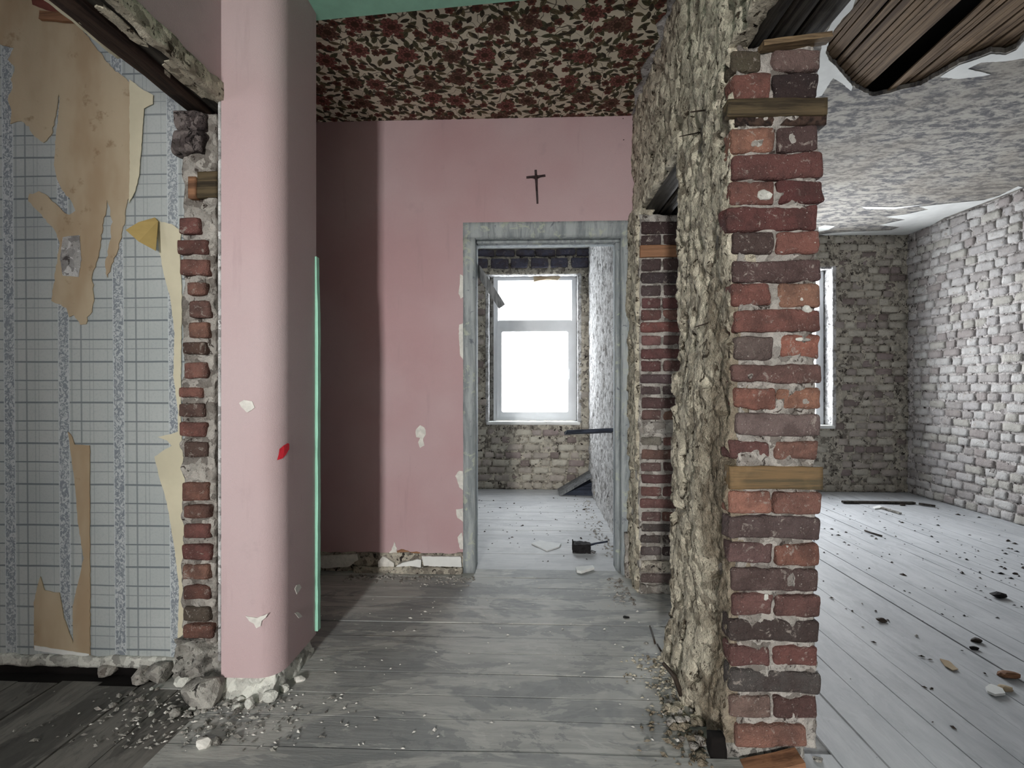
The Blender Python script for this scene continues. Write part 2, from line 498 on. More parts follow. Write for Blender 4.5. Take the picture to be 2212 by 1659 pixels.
def plain_box(name, lo, hi, m, parent=None, bevel=0.0, **props):
    lo = Vector(lo); hi = Vector(hi); c = (lo + hi) / 2; h = (hi - lo) / 2
    bm = bmesh.new(); bmesh.ops.create_cube(bm, size=2)
    for v in bm.verts: v.co = Vector((v.co.x * h.x, v.co.y * h.y, v.co.z * h.z))
    if bevel: bmesh.ops.bevel(bm, geom=bm.edges[:], offset=bevel, segments=2, affect='EDGES', clamp_overlap=True)
    me = bpy.data.meshes.new(name); bm.to_mesh(me); bm.free()
    o = link(name, me, m, parent, **props)
    o.location = c
    return o


def bar_mesh(name, pts, radii, seg=7):
    """tapered round bar along points"""
    V = []; Fc = []
    pts = [Vector(p) for p in pts]
    for i, p in enumerate(pts):
        t = (pts[min(i + 1, len(pts) - 1)] - pts[max(i - 1, 0)]).normalized()
        up = Vector((0, 0, 1)) if abs(t.z) < 0.9 else Vector((1, 0, 0))
        a = t.cross(up).normalized(); b = t.cross(a)
        for k in range(seg):
            th = 2 * math.pi * k / seg
            V.append(p + (a * math.cos(th) + b * math.sin(th)) * radii[i])
    for i in range(len(pts) - 1):
        for k in range(seg):
            Fc.append((i * seg + k, i * seg + (k + 1) % seg, (i + 1) * seg + (k + 1) % seg, (i + 1) * seg + k))
    Fc.append(tuple(range(seg))[::-1]); Fc.append(tuple((len(pts) - 1) * seg + k for k in range(seg)))
    return mesh_from(name, V, Fc, True)


def plank_mesh(name, a, b, width_dir, w, th, seed=0, rough=0.002, n=8):
    """board from a to b; width_dir is the direction of its width"""
    a = Vector(a); b = Vector(b); L = (b - a).length; t = (b - a).normalized()
    wd = (Vector(width_dir) - t * t.dot(Vector(width_dir))).normalized(); nn = t.cross(wd)
    V, Q = box_grid((0, -w / 2, -th / 2), (L, w / 2, th / 2), (L / n, w / 2, th))
    V = V + noise_vec(V + seed * 3.7, (rough * 2, rough, rough * 0.5), 22, seed)
    out = [a + t * p[0] + wd * p[1] + nn * p[2] for p in V]
    return mesh_from(name, out, Q)


def poly_sheet(name, pts3, depth_dir, th, jag=0.0, seed=0, holes=None):
    """flat shape from a 3D outline, given thickness along depth_dir"""
    def roughen(loop):
        out = []; n = len(loop); rs = random.Random(seed)
        for i in range(n):
            a = Vector(loop[i]); b = Vector(loop[(i + 1) % n]); L = (b - a).length; k = max(1, int(L / 0.012)) if jag else 1
            nn = (b - a).normalized().cross(Vector(depth_dir)) if L else Vector()
            for j in range(k):
                p = a.lerp(b, j / k)
                if jag: p = p + nn * rs.uniform(-jag, jag) + (b - a).normalized() * rs.uniform(-jag, jag) * 0.5
                out.append(p)
        return out
    loops = [roughen(pts3)] + [roughen(h) for h in (holes or [])]
    tri = tessellate_polygon(loops)
    P = [p for l in loops for p in l]; n = len(P); dd = Vector(depth_dir).normalized() * th
    V = P + [p + dd for p in P]; Fc = []
    for t in tri:
        Fc.append(tuple(t)); Fc.append(tuple(x + n for x in reversed(t)))
    k0 = 0
    for l in loops:
        m_ = len(l)
        for i in range(m_):
            Fc.append((k0 + i, k0 + (i + 1) % m_, k0 + (i + 1) % m_ + n, k0 + i + n))
        k0 += m_
    me = mesh_from(name, V, Fc)
    bm = bmesh.new(); bm.from_mesh(me); bmesh.ops.recalc_face_normals(bm, faces=bm.faces[:]); bm.to_mesh(me); bm.free()
    return me


def lump_mesh(name, r, seed, sub=3, squash=(1, 1, 0.8), amp=0.45, freq=1.9):
    bm = bmesh.new(); bmesh.ops.create_icosphere(bm, subdivisions=sub, radius=1)
    V = np.array([v.co for v in bm.verts]); d = 1 + amp * fbm(V + seed * 5.1, freq, seed, 3)
    q = V * d[:, None]
    rr = random.Random(seed)
    for _ in range(9):
        n = np.array([rr.gauss(0, 1) for _ in range(3)]); n /= np.linalg.norm(n); lim = rr.uniform(.55, .85)
        ex = np.maximum(0, q @ n - lim); q = q - ex[:, None] * n * .9
    q = q + .07 * fbm(V, 5, seed + 9, 2)[:, None] * V
    q = np.clip(q, -0.85, 0.9) * np.array(squash) * r
    for v, c in zip(bm.verts, q): v.co = c
    me = bpy.data.meshes.new(name); bm.to_mesh(me); bm.free(); me.materials.clear()
    return me


def brick_mesh(w, d, h, seed, cell=0.016, rnd=0.010, amp=0.0035, skip=('+y',)):
    """one worn brick, front at -y, centred"""
    V, Q = box_grid((-w / 2, -d / 2, -h / 2), (w / 2, d / 2, h / 2), cell, skip)
    hw = np.array([w / 2, d / 2, h / 2])
    inner = np.clip(V, -(hw - rnd), hw - rnd); o = V - inner; L = np.linalg.norm(o, axis=1); k = L > rnd
    o[k] = o[k] / L[k][:, None] * rnd
    V = inner + o
    V = V + noise_vec(V + seed * 9.7, (amp * 1.6, amp, amp * 1.3), 22, seed, 3) + noise_vec(V + seed * 3.3, (amp * 1.5, amp * .5, amp), 7, seed + 5, 1)
    return mesh_from('brick', V, Q, True)
# ================================================================== STRUCTURE
CZ = 2.53            # hall ceiling
CR = 2.50            # ceiling of the far and right rooms
Y1, Y1B = 1.382, 1.87      # near brick pier, front and back
Y2, YB = 2.46, 2.70  # second pier front, pink wall
YF = 4.85            # outer (window) wall
XP0, XP1 = 0.576, 0.806    # partition faces
XR = 3.66
S = dict(kind='structure')


def shell(name):
    return link(name, None, None, kind='structure')


MT['floor_dust'] = simple('dust_between_boards', (158, 159, 159), .95, .2, 30)
# ---- floor with every board a part
floor = plain_box('floor', (-3.6, -5.0, -0.14), (3.9, 5.0, -0.008), MT['floor_dust'], kind='structure')


def board(lo, hi, m, seed, axis):
    r = random.Random(seed)
    me = mesh_from('floorboard', *box_grid(lo, hi, (0.12 if axis == 'X' else 0.06, 0.06 if axis == 'X' else 0.12, 0.05), skip=('-z',)))
    V = np.array([v.co for v in me.vertices]); D = fbm(V, 3.0, seed, 2) * 0.0022
    cup = r.uniform(-0.0015, 0.0015)
    for v, d in zip(me.vertices, D): v.co.z += d + cup
    bm = bmesh.new(); bm.from_mesh(me)
    bm.to_mesh(me); bm.free()
    o = link('floorboard', me, m, floor); o.matrix_parent_inverse = floor.matrix_basis.inverted(); return o


y = -0.6; k = 0
while y < YF:
    w = 0.124 + 0.01 * math.sin(k * 2.1)
    m_ = MT['board_hall'] if y < YB - 0.02 else MT['board_room']
    g = 0.0025 if k % 3 else 0.004
    if y > YB: board((-1.32, y + 0.001, -0.03), (XP0 + 0.03, min(y + w - 0.0015, YF + .02), 0.0), m_, k, 'X')
    else:
        # hall boards; run under the opening to the left room as far as its threshold
        board((-1.06 if y < 1.6 else -1.31, y + 0.001, -0.03), (XP0 + 0.03 + (0.26 if Y1B < y + w * .5 < Y2 else 0), y + w - g, 0.0), m_, k, 'X')
    y += w; k += 1
x = XP0 + 0.03; k = 100
while x < XR:
    w = 0.126
    if x < XP1 - 0.02:
        for (ya, yb) in ((-0.6, Y1 + 0.03),): board((x + .001, ya, -0.03), (x + w - .004, yb, -0.001), MT['board_right'], k, 'Y')
    else:
        board((x + .001, -0.6, -0.03), (x + w - (.0018 if k % 4 else .005), YF + .02, -0.001), MT['board_right'], k, 'Y')
    x += w; k += 1
x = -1.062; k = 200
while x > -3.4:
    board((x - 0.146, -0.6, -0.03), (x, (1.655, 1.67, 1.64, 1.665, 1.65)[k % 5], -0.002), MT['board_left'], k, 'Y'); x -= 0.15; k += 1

# ---- ceilings
ceiling = plain_box('ceiling', (-1.32, -5.0, CZ), (0.86, YB + 0.12, CZ + 0.12), MT['plaster_white'], kind='structure')


def child(o, par):
    o.parent = par; o.matrix_parent_inverse = Matrix.Translation(par.location).inverted(); return o


pa = [Vector((-1.30, 1.935, CZ)), Vector((-0.86, 1.915, CZ)), Vector((-0.40, 1.875, CZ)), Vector((0.0, 1.84, CZ)), Vector((0.52, 1.80, CZ)), Vector((0.53, 1.9, CZ)), Vector((0.545, 1.95, CZ)),
      Vector((0.515, 2.02, CZ)), Vector((0.555, 2.10, CZ)), Vector((0.54, 2.20, CZ)), Vector((0.515, 2.30, CZ)), Vector((0.545, 2.38, CZ)), Vector((0.52, 2.46, CZ)), Vector((0.555, 2.60, CZ)),
      Vector((0.555, 2.698, CZ)), Vector((-1.30, 2.698, CZ))]
child(link('floral_paper', poly_sheet('floral_paper', pa, (0, 0, -1), 0.003, 0.003, 3), MT['floral']), ceiling)['label'] = 'flowered paper with dark red blooms and leaves'
pg = [Vector((-1.02, -1.5, CZ)), Vector((0.56, -1.5, CZ)), Vector((0.56, 1.80, CZ)), Vector((0.0, 1.845, CZ)), Vector((-0.40, 1.88, CZ)), Vector((-0.86, 1.92, CZ)), Vector((-1.02, 1.93, CZ))]
child(link('painted_band', poly_sheet('painted_band', pg, (0, 0, -1), 0.022, 0, 3), MT['green']), ceiling)['label'] = 'mint green painted ceiling edge'

# right room ceiling with the torn hole
hole_px = [(1783, 112), (1792, 86), (1803, 62), (1822, 38), (1838, 22), (1850, 2), (1862, -30), (1900, -90), (1990, -150), (2110, -150), (2240, -110), (2330, -20), (2330, 30), (2250, 60), (2212, 82), (2195, 104), (2172, 114), (2140, 112), (2108, 124), (2072, 136),
           (2050, 150), (2020, 166), (1990, 184), (1950, 192), (1915, 203), (1885, 208), (1862, 197), (1840, 184), (1826, 166), (1805, 142), (1790, 128)]
hole = [PZ(px, py, CR) for px, py in hole_px]
ce2 = link('ceiling', poly_sheet('ceiling', [Vector((XP1 - 0.1, -0.6, CR)), Vector((XR + .1, -0.6, CR)), Vector((XR + .1, YF + .1, CR)), Vector((XP1 - 0.1, YF + .1, CR))], (0, 0, 1), 0.022, 0.004, 5, [hole]), MT['ceil_paper'], kind='structure')
ce3 = plain_box('ceiling', (-1.32, YB + 0.12, CR), (XP1 - .11, YF + .1, CR + 0.1), MT['white_paint'], kind='structure')
ce4 = plain_box('ceiling', (-3.6, -3.2, CZ), (-1.2, 1.9, CZ + 0.1), MT['plaster_white'], kind='structure')
plain_box('ceiling', (XP1 - 0.1, -0.7, CR + 0.16), (XR + .1, YF + .1, CR + 0.24), MT['void'], kind='structure')   # boards above the laths, coloured dark like the void
# laths, each one a part, skewed a little from the room axis
lr = random.Random(5)
lx = 1.12; k = 0
while lx < 2.62:
    wdt = lr.uniform(0.020, 0.030)
    miss = any(a < lx < b for a, b in ((1.655, 1.70), (1.735, 1.765)))
    if not miss:
        y0 = 1.35 + lr.uniform(-.05, .05); y1_ = 2.62
        dx = lr.uniform(-0.01, 0.01) + 0.04
        z_ = CR + 0.030 + lr.uniform(0, 0.006)
        V, Q = box_grid((-wdt / 2, 0, -0.004), (wdt / 2, y1_ - y0, 0.004), (wdt, 0.12, 0.008))
        V = V + noise_vec(V + k * 2.3, (0.003, 0, 0.003), 4, k)
        V[:, 0] += V[:, 1] / (y1_ - y0) * dx
        if abs(lx - 1.715) < 0.03: V[:, 2] -= 0.03 * np.maximum(0, V[:, 1] / (y1_ - y0) - .3); V[:, 0] += 0.03 * V[:, 1]
        o = link('lath', mesh_from('lath', V, Q), MT['lath'], ce2, (lx, y0, z_))
    lx += wdt + lr.choice((0.0025, 0.004, 0.006, 0.003, 0.009, 0.003)); k += 1


def flat_px(name, pts, plane, m, parent, toward, th=0.002, jag=0.0, seed=0, label=None):
    me = poly_sheet(name, [plane(px, py) for px, py in pts], toward, th, jag, seed)
    o = link(name, me, m, parent)
    if parent is not None and parent.location.length: o.matrix_parent_inverse = Matrix.Translation(parent.location).inverted()
    if label: o['label'] = label
    return o


CP = lambda px, py: PZ(px, py, CR - 0.001)
dn = (0, 0, -1)
for i, pts in enumerate((
        [(1850, -10), (1842, 18), (1822, 38), (1803, 62), (1792, 86), (1783, 112), (1790, 128), (1805, 142), (1826, 166), (1842, 186), (1838, 196), (1818, 178), (1800, 168), (1790, 182), (1775, 206), (1756, 212), (1752, 200), (1764, 172), (1768, 140), (1778, 80), (1800, 44), (1830, -10)],
        [(2212, 88), (2195, 108), (2172, 118), (2140, 116), (2108, 128), (2072, 140), (2052, 152), (2030, 166), (2070, 170), (2120, 164), (2140, 160), (2090, 148), (2120, 134), (2170, 132), (2220, 124), (2230, 95)],
        [(2200, 402), (2160, 422), (2125, 432), (2060, 438), (1985, 446), (2005, 452), (1960, 462), (1912, 468), (1955, 474), (1900, 486), (1945, 490), (1925, 497), (1890, 499), (1840, 500), (1800, 503), (1772, 506), (1800, 512), (1900, 516), (1968, 512), (2040, 470), (2140, 432), (2210, 404)],
        [(1768, 490), (1782, 486), (1804, 488), (1790, 496), (1768, 500)],
        [(1860, 446), (1935, 447), (2000, 441), (1930, 452), (1870, 451)])):
    flat_px('torn_paper_edge', pts, CP, MT['white_paint'], ce2, dn, 0.002, 0.0015, i, 'white backing where the ceiling paper tore')

# ---- pink back wall with the doorway
DL, DR = PY(1001, 900, YB).x, PY(1369, 900, YB).x
DT = PY(1180, 480, YB).z
wall_back = shell('wall_back')
zb = PY(900, 1198, YB).z
DLi, DRi = DL + 0.066, DR - 0.066
outl = [(-1.32, zb), (DL + 0.01, zb), (DL + .01, DT), (DR - .01, DT), (DR - .01, 0.06), (XP0 + .03, 0.06), (XP0 + .03, CZ), (-1.32, CZ)]
o = link('painted_plaster', poly_sheet('painted_plaster', [Vector((a, YB, b)) for a, b in outl], (0, 1, 0), 0.02), MT['pink_back'], wall_back)
rough_box('wall_core', (-1.32, YB + .021, 0), (DL + .03, YB + .12, CZ), 0.06, (0, .004, .004), 12, MT['mortar'], wall_back)
rough_box('wall_core', (DL + .03, YB + .021, DT - .02), (DR - .03, YB + .12, CZ), 0.06, (0, .004, .004), 12, MT['mortar'], wall_back)
rough_box('wall_foot', (-1.30, YB - 0.008, -0.01), (DL + .02, YB + .03, zb + .01), 0.012, (.01, .012, .012), 16, MT['mortar_dark'], wall_back)['label'] = 'crumbling mortar foot'
# chips in the paint (raised plaster flakes)
BW = lambda px, py: PY(px, py, YB)
for i, pts in enumerate(([(898, 928), (908, 918), (918, 924), (921, 938), (914, 948), (917, 962), (908, 968), (903, 955), (908, 945), (899, 944)],
                         [(835, 1198), (846, 1188), (852, 1170), (857, 1184), (858, 1198)],
                         [(994, 592), (1002, 598), (1002, 640), (996, 646), (991, 634), (993, 610)],
                         [(992, 702), (1002, 698), (1002, 780), (994, 768), (991, 730)],
                         [(984, 1028), (992, 1016), (1000, 1018), (1002, 1060), (992, 1052)],
                         [(985, 1100), (1000, 1098), (1002, 1128), (988, 1118)],
                         [(988, 1160), (998, 1150), (1003, 1186), (994, 1186)])):
    flat_px('plaster_chip', pts, BW, MT['white_chip'], wall_back, (0, -1, 0), 0.0035, 0.002, i)
flat_px('bare_brick_patch', [(850, 1200), (852, 1190), (872, 1186), (885, 1192), (905, 1192), (918, 1200)], BW, MT['orange_wood'], wall_back, (0, -1, 0), 0.003, 0.003, 9, 'reddish bare patch above the skirting')
for i, (px, py) in enumerate(((1346, 256), (1347, 302))):
    o = link('nail_hole', lump_mesh('nail_hole', 0.004, i, 1), MT['iron'], wall_back, PY(px, py, YB - .001))

# broken white skirting
bb = shell('baseboard_back')
for i, (pts, m_) in enumerate((
        ([(688, 1200), (772, 1196), (774, 1208), (756, 1222), (700, 1226), (682, 1216)], 'white_chip'),
        ([(818, 1212), (828, 1200), (838, 1204), (853, 1216), (849, 1236), (836, 1242), (818, 1238)], 'white_chip'),
        ([(856, 1222), (870, 1214), (902, 1207), (911, 1208), (910, 1226), (893, 1236), (868, 1240), (857, 1236)], 'white_paint'),
        ([(912, 1200), (996, 1201), (998, 1223), (950, 1222), (916, 1220)], 'white_paint'),
        ([(912, 1224), (950, 1226), (990, 1231), (998, 1237), (950, 1241), (914, 1236)], 'white_chip'),
        ([(826, 1238), (842, 1240), (840, 1248), (828, 1248)], 'white_chip'))):
    flat_px('skirting_piece', pts, lambda px, py: PY(px, py, YB - 0.012), MT[m_], bb, (0, -1, 0), 0.014, 0.0015, i)
rough_box('mortar_bed', (-0.98, YB - 0.035, -0.01), (DL, YB - 0.012, 0.035), 0.01, (.006, .010, .012), 20, MT['mortar_dark'], bb)

# ---- door frame
door_1 = shell('door_1')
fy0, fy1 = YB - 0.012, YB + 0.14
rough_box('door_jamb', (DL, fy0, -0.005), (DLi, fy1, DT - .086), (0.02, .05, .05), (.002, .002, .002), 9, MT['frame_wood'], door_1)
rough_box('door_jamb', (DRi, fy0, -0.005), (DR, fy1, DT - .086), (0.02, .05, .05), (.003, .002, .002), 9, MT['frame_wood'], door_1)
rough_box('door_head', (DL, fy0, DT - .085), (DR, fy1, DT), (0.05, .05, .02), (.002, .002, .002), 9, MT['frame_wood'], door_1)
rough_box('door_rebate', (DLi - .0, YB + .05, DT - .098), (DRi, fy1, DT - .086), (0.05, .05, .02), (.001, .001, .001), 9, MT['frame_wood'], door_1)
rough_box('door_rebate', (DRi - .022, YB + .06, -.005), (DRi, fy1, DT - .1), (0.02, .05, .05), (.001, .001, .001), 9, MT['frame_wood'], door_1)
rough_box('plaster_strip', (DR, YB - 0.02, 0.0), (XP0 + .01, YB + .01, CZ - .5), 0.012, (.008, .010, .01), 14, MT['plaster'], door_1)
rough_box('loose_foot', (DRi + 0.012, fy0 - .035, -0.005), (DR - .01, fy0 - .003, .24), 0.012, (.012, .010, .01), 14, MT['mortar'], door_1)['label'] = 'flaking mortar at the foot of the jamb'

# ---- pink column with a rounded corner
wcol = shell('wall_column')
cx0, cx1 = -1.035, -0.842
cy0, cy1 = PZ(560, 1508).y, 1.885
r = 0.075
prof = [(cx0, cy1), (cx0, cy0)] + [(cx1 - r + r * math.sin(a), cy0 + r - r * math.cos(a)) for a in [math.pi / 2 * i / 14 for i in range(15)]] + [(cx1, cy1)]
zc = 0.066
# bottom edge follows the broken plaster
me = poly_sheet('painted_plaster', [Vector((a, b, zc)) for a, b in prof], (0, 0, 1), CZ - zc)
o = link('painted_plaster', me, MT['pink'], wcol)
bm = bmesh.new(); bm.from_mesh(me)
for f_ in bm.faces: f_.smooth = abs(f_.normal.z) < .5
for e in bm.edges:
    if len(e.link_faces) == 2 and e.calc_face_angle(0) > 0.5: e.smooth = False
bm.to_mesh(me); bm.free()
rough_box('rubble_foot', (cx0 + .008, cy0 + .018, -0.02), (cx1 - .02, cy1 - .01, zc + .012), 0.006, (.020, .026, .010), 34, MT['white_lump'], wcol, extra=lambda V: np.stack([(V[:, 0] > cx1 - .03) * (zc - V[:, 2]) * .25, (V[:, 1] < cy0 + .03) * (V[:, 2] - zc) * .5, 0 * V[:, 2]], 1))['label'] = 'crumbled white lime foot under the paint'
V, Q = box_grid((cx1 - 0.006, cy1 - 0.012, PX(668, 1377, cx1).z), (cx1 + 0.012, cy1 + 0.012, PX(660, 542, cx1).z), (0.006, .006, .02))
V = V + noise_vec(V, (.0025, .001, .001), 14, 3)
k_ = (PX(660, 542, cx1).z - V[:, 2]); V[:, 0] += np.where(k_ < 0.25, -0.006 * (1 - k_ / .25), 0)
o = link('green_edge', mesh_from('green_edge', V, Q), MT['green'], wcol); o['label'] = 'mint green painted edge strip'
plain_box('white_edge', (cx0 - .012, cy0 + .0, .12), (cx0 + .0, cy0 + .05, 2.0), MT['plaster_white'], wcol, 0.002)
CW = lambda px, py: PY(px, py, cy0)
for i, (pts, m_) in enumerate((([(517, 870), (528, 864), (546, 867), (551, 880), (545, 886), (535, 891), (522, 880)], 'white_chip'),
                               ([(531, 1330), (556, 1334), (580, 1325), (575, 1333), (566, 1340), (564, 1352), (555, 1356), (549, 1347), (540, 1341)], 'white_chip'))):
    flat_px('paint_chip', pts, CW, MT[m_], wcol, (0, -1, 0), 0.003, 0.001, i, 'white bare chip in the pink paint')
# marks on the side face
SW = lambda px, py: PX(px, py, cx1)
for i, (pts, m_) in enumerate((([(636, 1272), (640, 1264), (646, 1262), (650, 1268), (646, 1275), (640, 1284)], 'white_chip'), ([(636, 1325), (641, 1322), (648, 1326), (652, 1332), (645, 1335)], 'white_chip'))):
    flat_px('paint_chip', pts, SW, MT[m_], wcol, (1, 0, 0), 0.0025, 0.001, i + 3, 'white bare chip in the pink paint')


def corner_pt(px, py, off=0.0):
    """point on the rounded corner seen at a given place of the plan"""
    best = None
    for i in range(60):
        a = math.pi / 2 * i / 59
        p = Vector((cx1 - r + (r + off) * math.sin(a), cy0 + r - (r + off) * math.cos(a), 0)); d = ray(px, py)
        e = abs(p.x / p.y - d.x / d.y)
        if best is None or e < best[0]: best = (e, p, a)
    p = best[1]; d = ray(px, py); p.z = H + d.z * (p.y / d.y); return p


red = [(598, 994), (602, 980), (604, 970), (613, 962), (622, 957), (629, 959), (627, 970), (618, 982), (611, 990), (602, 993)]
P_ = [corner_pt(a, b, 0.0018) for a, b in red]; c_ = sum(P_, Vector()) / len(P_)
V = P_ + [corner_pt(613, 976, 0.003)]
o = link('red_mark', mesh_from('red_mark', V, [(i, (i + 1) % len(P_), len(P_)) for i in range(len(P_))]), MT['red_paint'], wcol); o['label'] = 'bright red spray paint mark'

# ---- left wall: opening, lintel, jamb of single bricks
wall_left = shell('wall_left')
LX0, LX1 = -1.195, -1.035
LZ = 2.01
yj = 1.655
plain_box('upper_wall', (LX0 + .03, -2.84, LZ + 0.02), (LX1, yj + .03, CZ), MT['pink'], wall_left)
plain_box('near_jamb', (LX0, -5.0, 0), (LX1, -2.84, CZ), MT['pink'], wall_left)
plain_box('side_wall', (-1.34, 1.886, 0), (-1.30, YB, CZ), MT['pink'], wall_left)
plain_box('side_wall', (-1.34, 1.80, 0), (cx0 + .01, 1.886, CZ), MT['pink'], wall_left)
# lintel underside: two beams, lime remains and ragged arris
rough_box('lintel_beam', (LX0 + .004, -0.2, LZ - .01), (LX0 + .070, yj + .04, LZ + .07), (.02, .08, .02), (.004, .002, .004), 9, MT['beam_brown'], wall_left)
rough_box('lintel_beam', (LX0 + .086, -0.2, LZ + .0), (LX1 - .012, yj + .04, LZ + .07), (.02, .04, .02), (.004, .002, .004), 9, MT['beam'], wall_left)
rough_box('plaster_arris', (LX1 - .022, -0.2, LZ - .012), (LX1 + .006, yj - .01, LZ + .045), 0.009, (.008, .004, .012), 17, MT['plaster'], wall_left)
# lime patches still sticking to the underside
lr = random.Random(3)
for i, (ya, yb, xa, xb) in enumerate(((0.62, 1.12, .09, .140), (1.18, 1.34, .085, .12), (1.38, 1.60, .09, .143), (1.27, 1.33, .02, .06), (0.75, 0.9, .04, .07), (1.45, 1.50, .045, .07), (0.2, 0.6, .08, .14))):
    n = 14; pts = []
    for q in range(n):
        a = 2 * math.pi * q / n; rr = lr.uniform(.75, 1.1)
        ca_, sa_ = math.cos(a), math.sin(a)
        ca_ = math.copysign(abs(ca_) ** .6, ca_); sa_ = math.copysign(abs(sa_) ** .6, sa_)
        pts.append(Vector((LX0 + (xa + xb) / 2 + (xb - xa) / 2 * ca_ * rr, (ya + yb) / 2 + (yb - ya) / 2 * sa_ * rr, LZ - .003)))
    link('lime_remnant', poly_sheet('lime_remnant', pts, (0, 0, 1), 0.014, 0.002, i), MT['plaster'], wall_left)
# splinter and arris on the left lower side
rough_box('plaster_arris', (LX0 - .012, -0.2, LZ - .004), (LX0 + .008, 1.38, LZ + .05), 0.012, (.008, .004, .014), 13, MT['cream_paper'], wall_left)
link('knob_of_plaster', lump_mesh('knob_of_plaster', .018, 4), MT['white_lump'], wall_left, PY(487, 228, yj - .01))
# jamb core, recess
jx0, jx1 = PY(388, 800, yj).x, PY(456, 800, yj).x
rough_box('jamb_mortar', (jx0 + .004, yj + .010, 0.14), (jx1 + .01, yj + .16, LZ - .01), 0.007, (.010, .020, .010), 24, MT['mortar'], wall_left)
rough_box('recess_plaster', (jx1 - .01, yj + .045, 0.0), (cx0 + .005, yj + .16, LZ - .02), 0.008, (.003, .008, .004), 20, MT['rubble'], wall_left)
rough_box('rubble_foot', (jx0 - .01, yj - .0, -0.01), (cx0 + .01, yj + .12, 0.15), 0.007, (.03, .05, .025), 20, MT['rubble'], wall_left)
JB = [(472, 504, 389, 430, (122, 56, 54)), (520, 549, 386, 448, (104, 52, 48)), (563, 595, 390, 452, (128, 66, 58)), (612, 636, 408, 446, (130, 74, 62)), (651, 684, 412, 452, (112, 70, 64)),
      (698, 729, 410, 450, (138, 80, 64)), (740, 764, 398, 444, (90, 62, 54)), (784, 817, 402, 446, (136, 74, 64)), (838, 857, 390, 438, (134, 70, 60)), (873, 900, 390, 442, (102, 70, 64)),
      (913, 943, 392, 446, (128, 60, 54)), (955, 986, 399, 447, (92, 66, 60)), (1044, 1081, 397, 454, (130, 70, 56)), (1093, 1119, 399, 453, (116, 68, 58)), (1133, 1161, 398, 454, (122, 56, 54)),
      (1177, 1209, 397, 454, (116, 50, 50)), (1220, 1250, 396, 452, (138, 82, 66)), (1266, 1294, 399, 454, (106, 56, 48)), (1312, 1340, 399, 452, (88, 74, 64)), (1351, 1379, 398, 458, (118, 64, 52))]
for i, (a, b, x0, x1, c) in enumerate(JB):
    p = PY(x0, a, yj); q = PY(x1, b, yj)
    me = brick_mesh(q.x - p.x + .004, .09, p.z - q.z + .004, i + 300, 0.010, 0.007, .003); me.name = 'brick'
    o = link('brick', me, MT['brick'], wall_left, ((p.x + q.x) / 2, yj + .037, (p.z + q.z) / 2)); o.color = srgb(c)
for i, (a, b, x0, x1) in enumerate(((243, 284, 382, 446), (288, 334, 380, 448))):
    p = PY(x0, a, yj); q = PY(x1, b, yj)
    o = link('brick', brick_mesh(q.x - p.x, .1, p.z - q.z, i + 350, 0.008, 0.014, .008), MT['sooty'], wall_left, ((p.x + q.x) / 2, yj + .03, (p.z + q.z) / 2))
    o['label'] = 'blackened mortar-caked brick'
def px_block(name, x0, y0, x1, y1, Y, d, m, parent, label=None, amp=.003, cell=.01):
    p = PY(x0, y0, Y); q = PY(x1, y1, Y)
    o = rough_box(name, (p.x, Y, q.z), (q.x, Y + d, p.z), cell, (amp, amp, amp), 18, m, parent)
    if label: o['label'] = label
    return o
px_block('wood_block', 425, 370, 468, 426, yj - .004, .08, MT['block_wood'], wall_left, 'weathered wooden fixing block')
px_block('wood_block', 406, 381, 422, 427, yj - .006, .05, MT['orange_wood'], wall_left, 'small reddish wooden wedge', .001)
px_block('block_hole', 466, 392, 478, 418, yj + .028, .05, MT['void'], wall_left, 'dark hole beside the wooden block')
px_block('block_hole', 455, 993, 486, 1026, yj + .030, .05, MT['void'], wall_left, 'dark square socket in the jamb')

# ---- left room wall with plaid paper
wall_lb = shell('wall_left_back')
YP = 1.71
zt = CZ
zlow = PY(250, 1424, YP).z
link('plaid_wallpaper', poly_sheet('plaid_wallpaper', [Vector((-3.5, YP, zlow + .02)), Vector((-1.9, YP, zlow + .012)), Vector((-1.18, YP, zlow - .006)), Vector((jx0 + .02, YP, zlow - .006)), Vector((jx0 + .02, YP, zt)), Vector((-3.5, YP, zt))], (0, 1, 0), 0.004), MT['plaid'], wall_lb)
plain_box('wall_core', (-3.6, YP + .005, 0.0), (jx0 + .02, YP + .13, CZ), MT['mortar'], wall_lb)
rough_box('plaster_foot', (-3.5, YP - .012, 0.026), (jx0 + .02, YP + .03, zlow + .012), (.012, .012, .010), (.004, .006, .010), 18, MT['white_lump'], wall_lb)['label'] = 'crumbling white plaster strip under the paper'
rough_box('dark_gap', (-3.5, YP - .004, -0.01), (jx0 + .02, YP + .05, 0.03), (.02, .02, .015), (.004, .010, .008), 20, MT['void'], wall_lb)
plain_box('floor_gap', (-3.5, 1.50, -.02), (-1.10, YP, -.006), MT['void'], wall_lb)['label'] = 'dark gap where the boards stop short of the wall'
WP = lambda px, py: PY(px, py, YP)
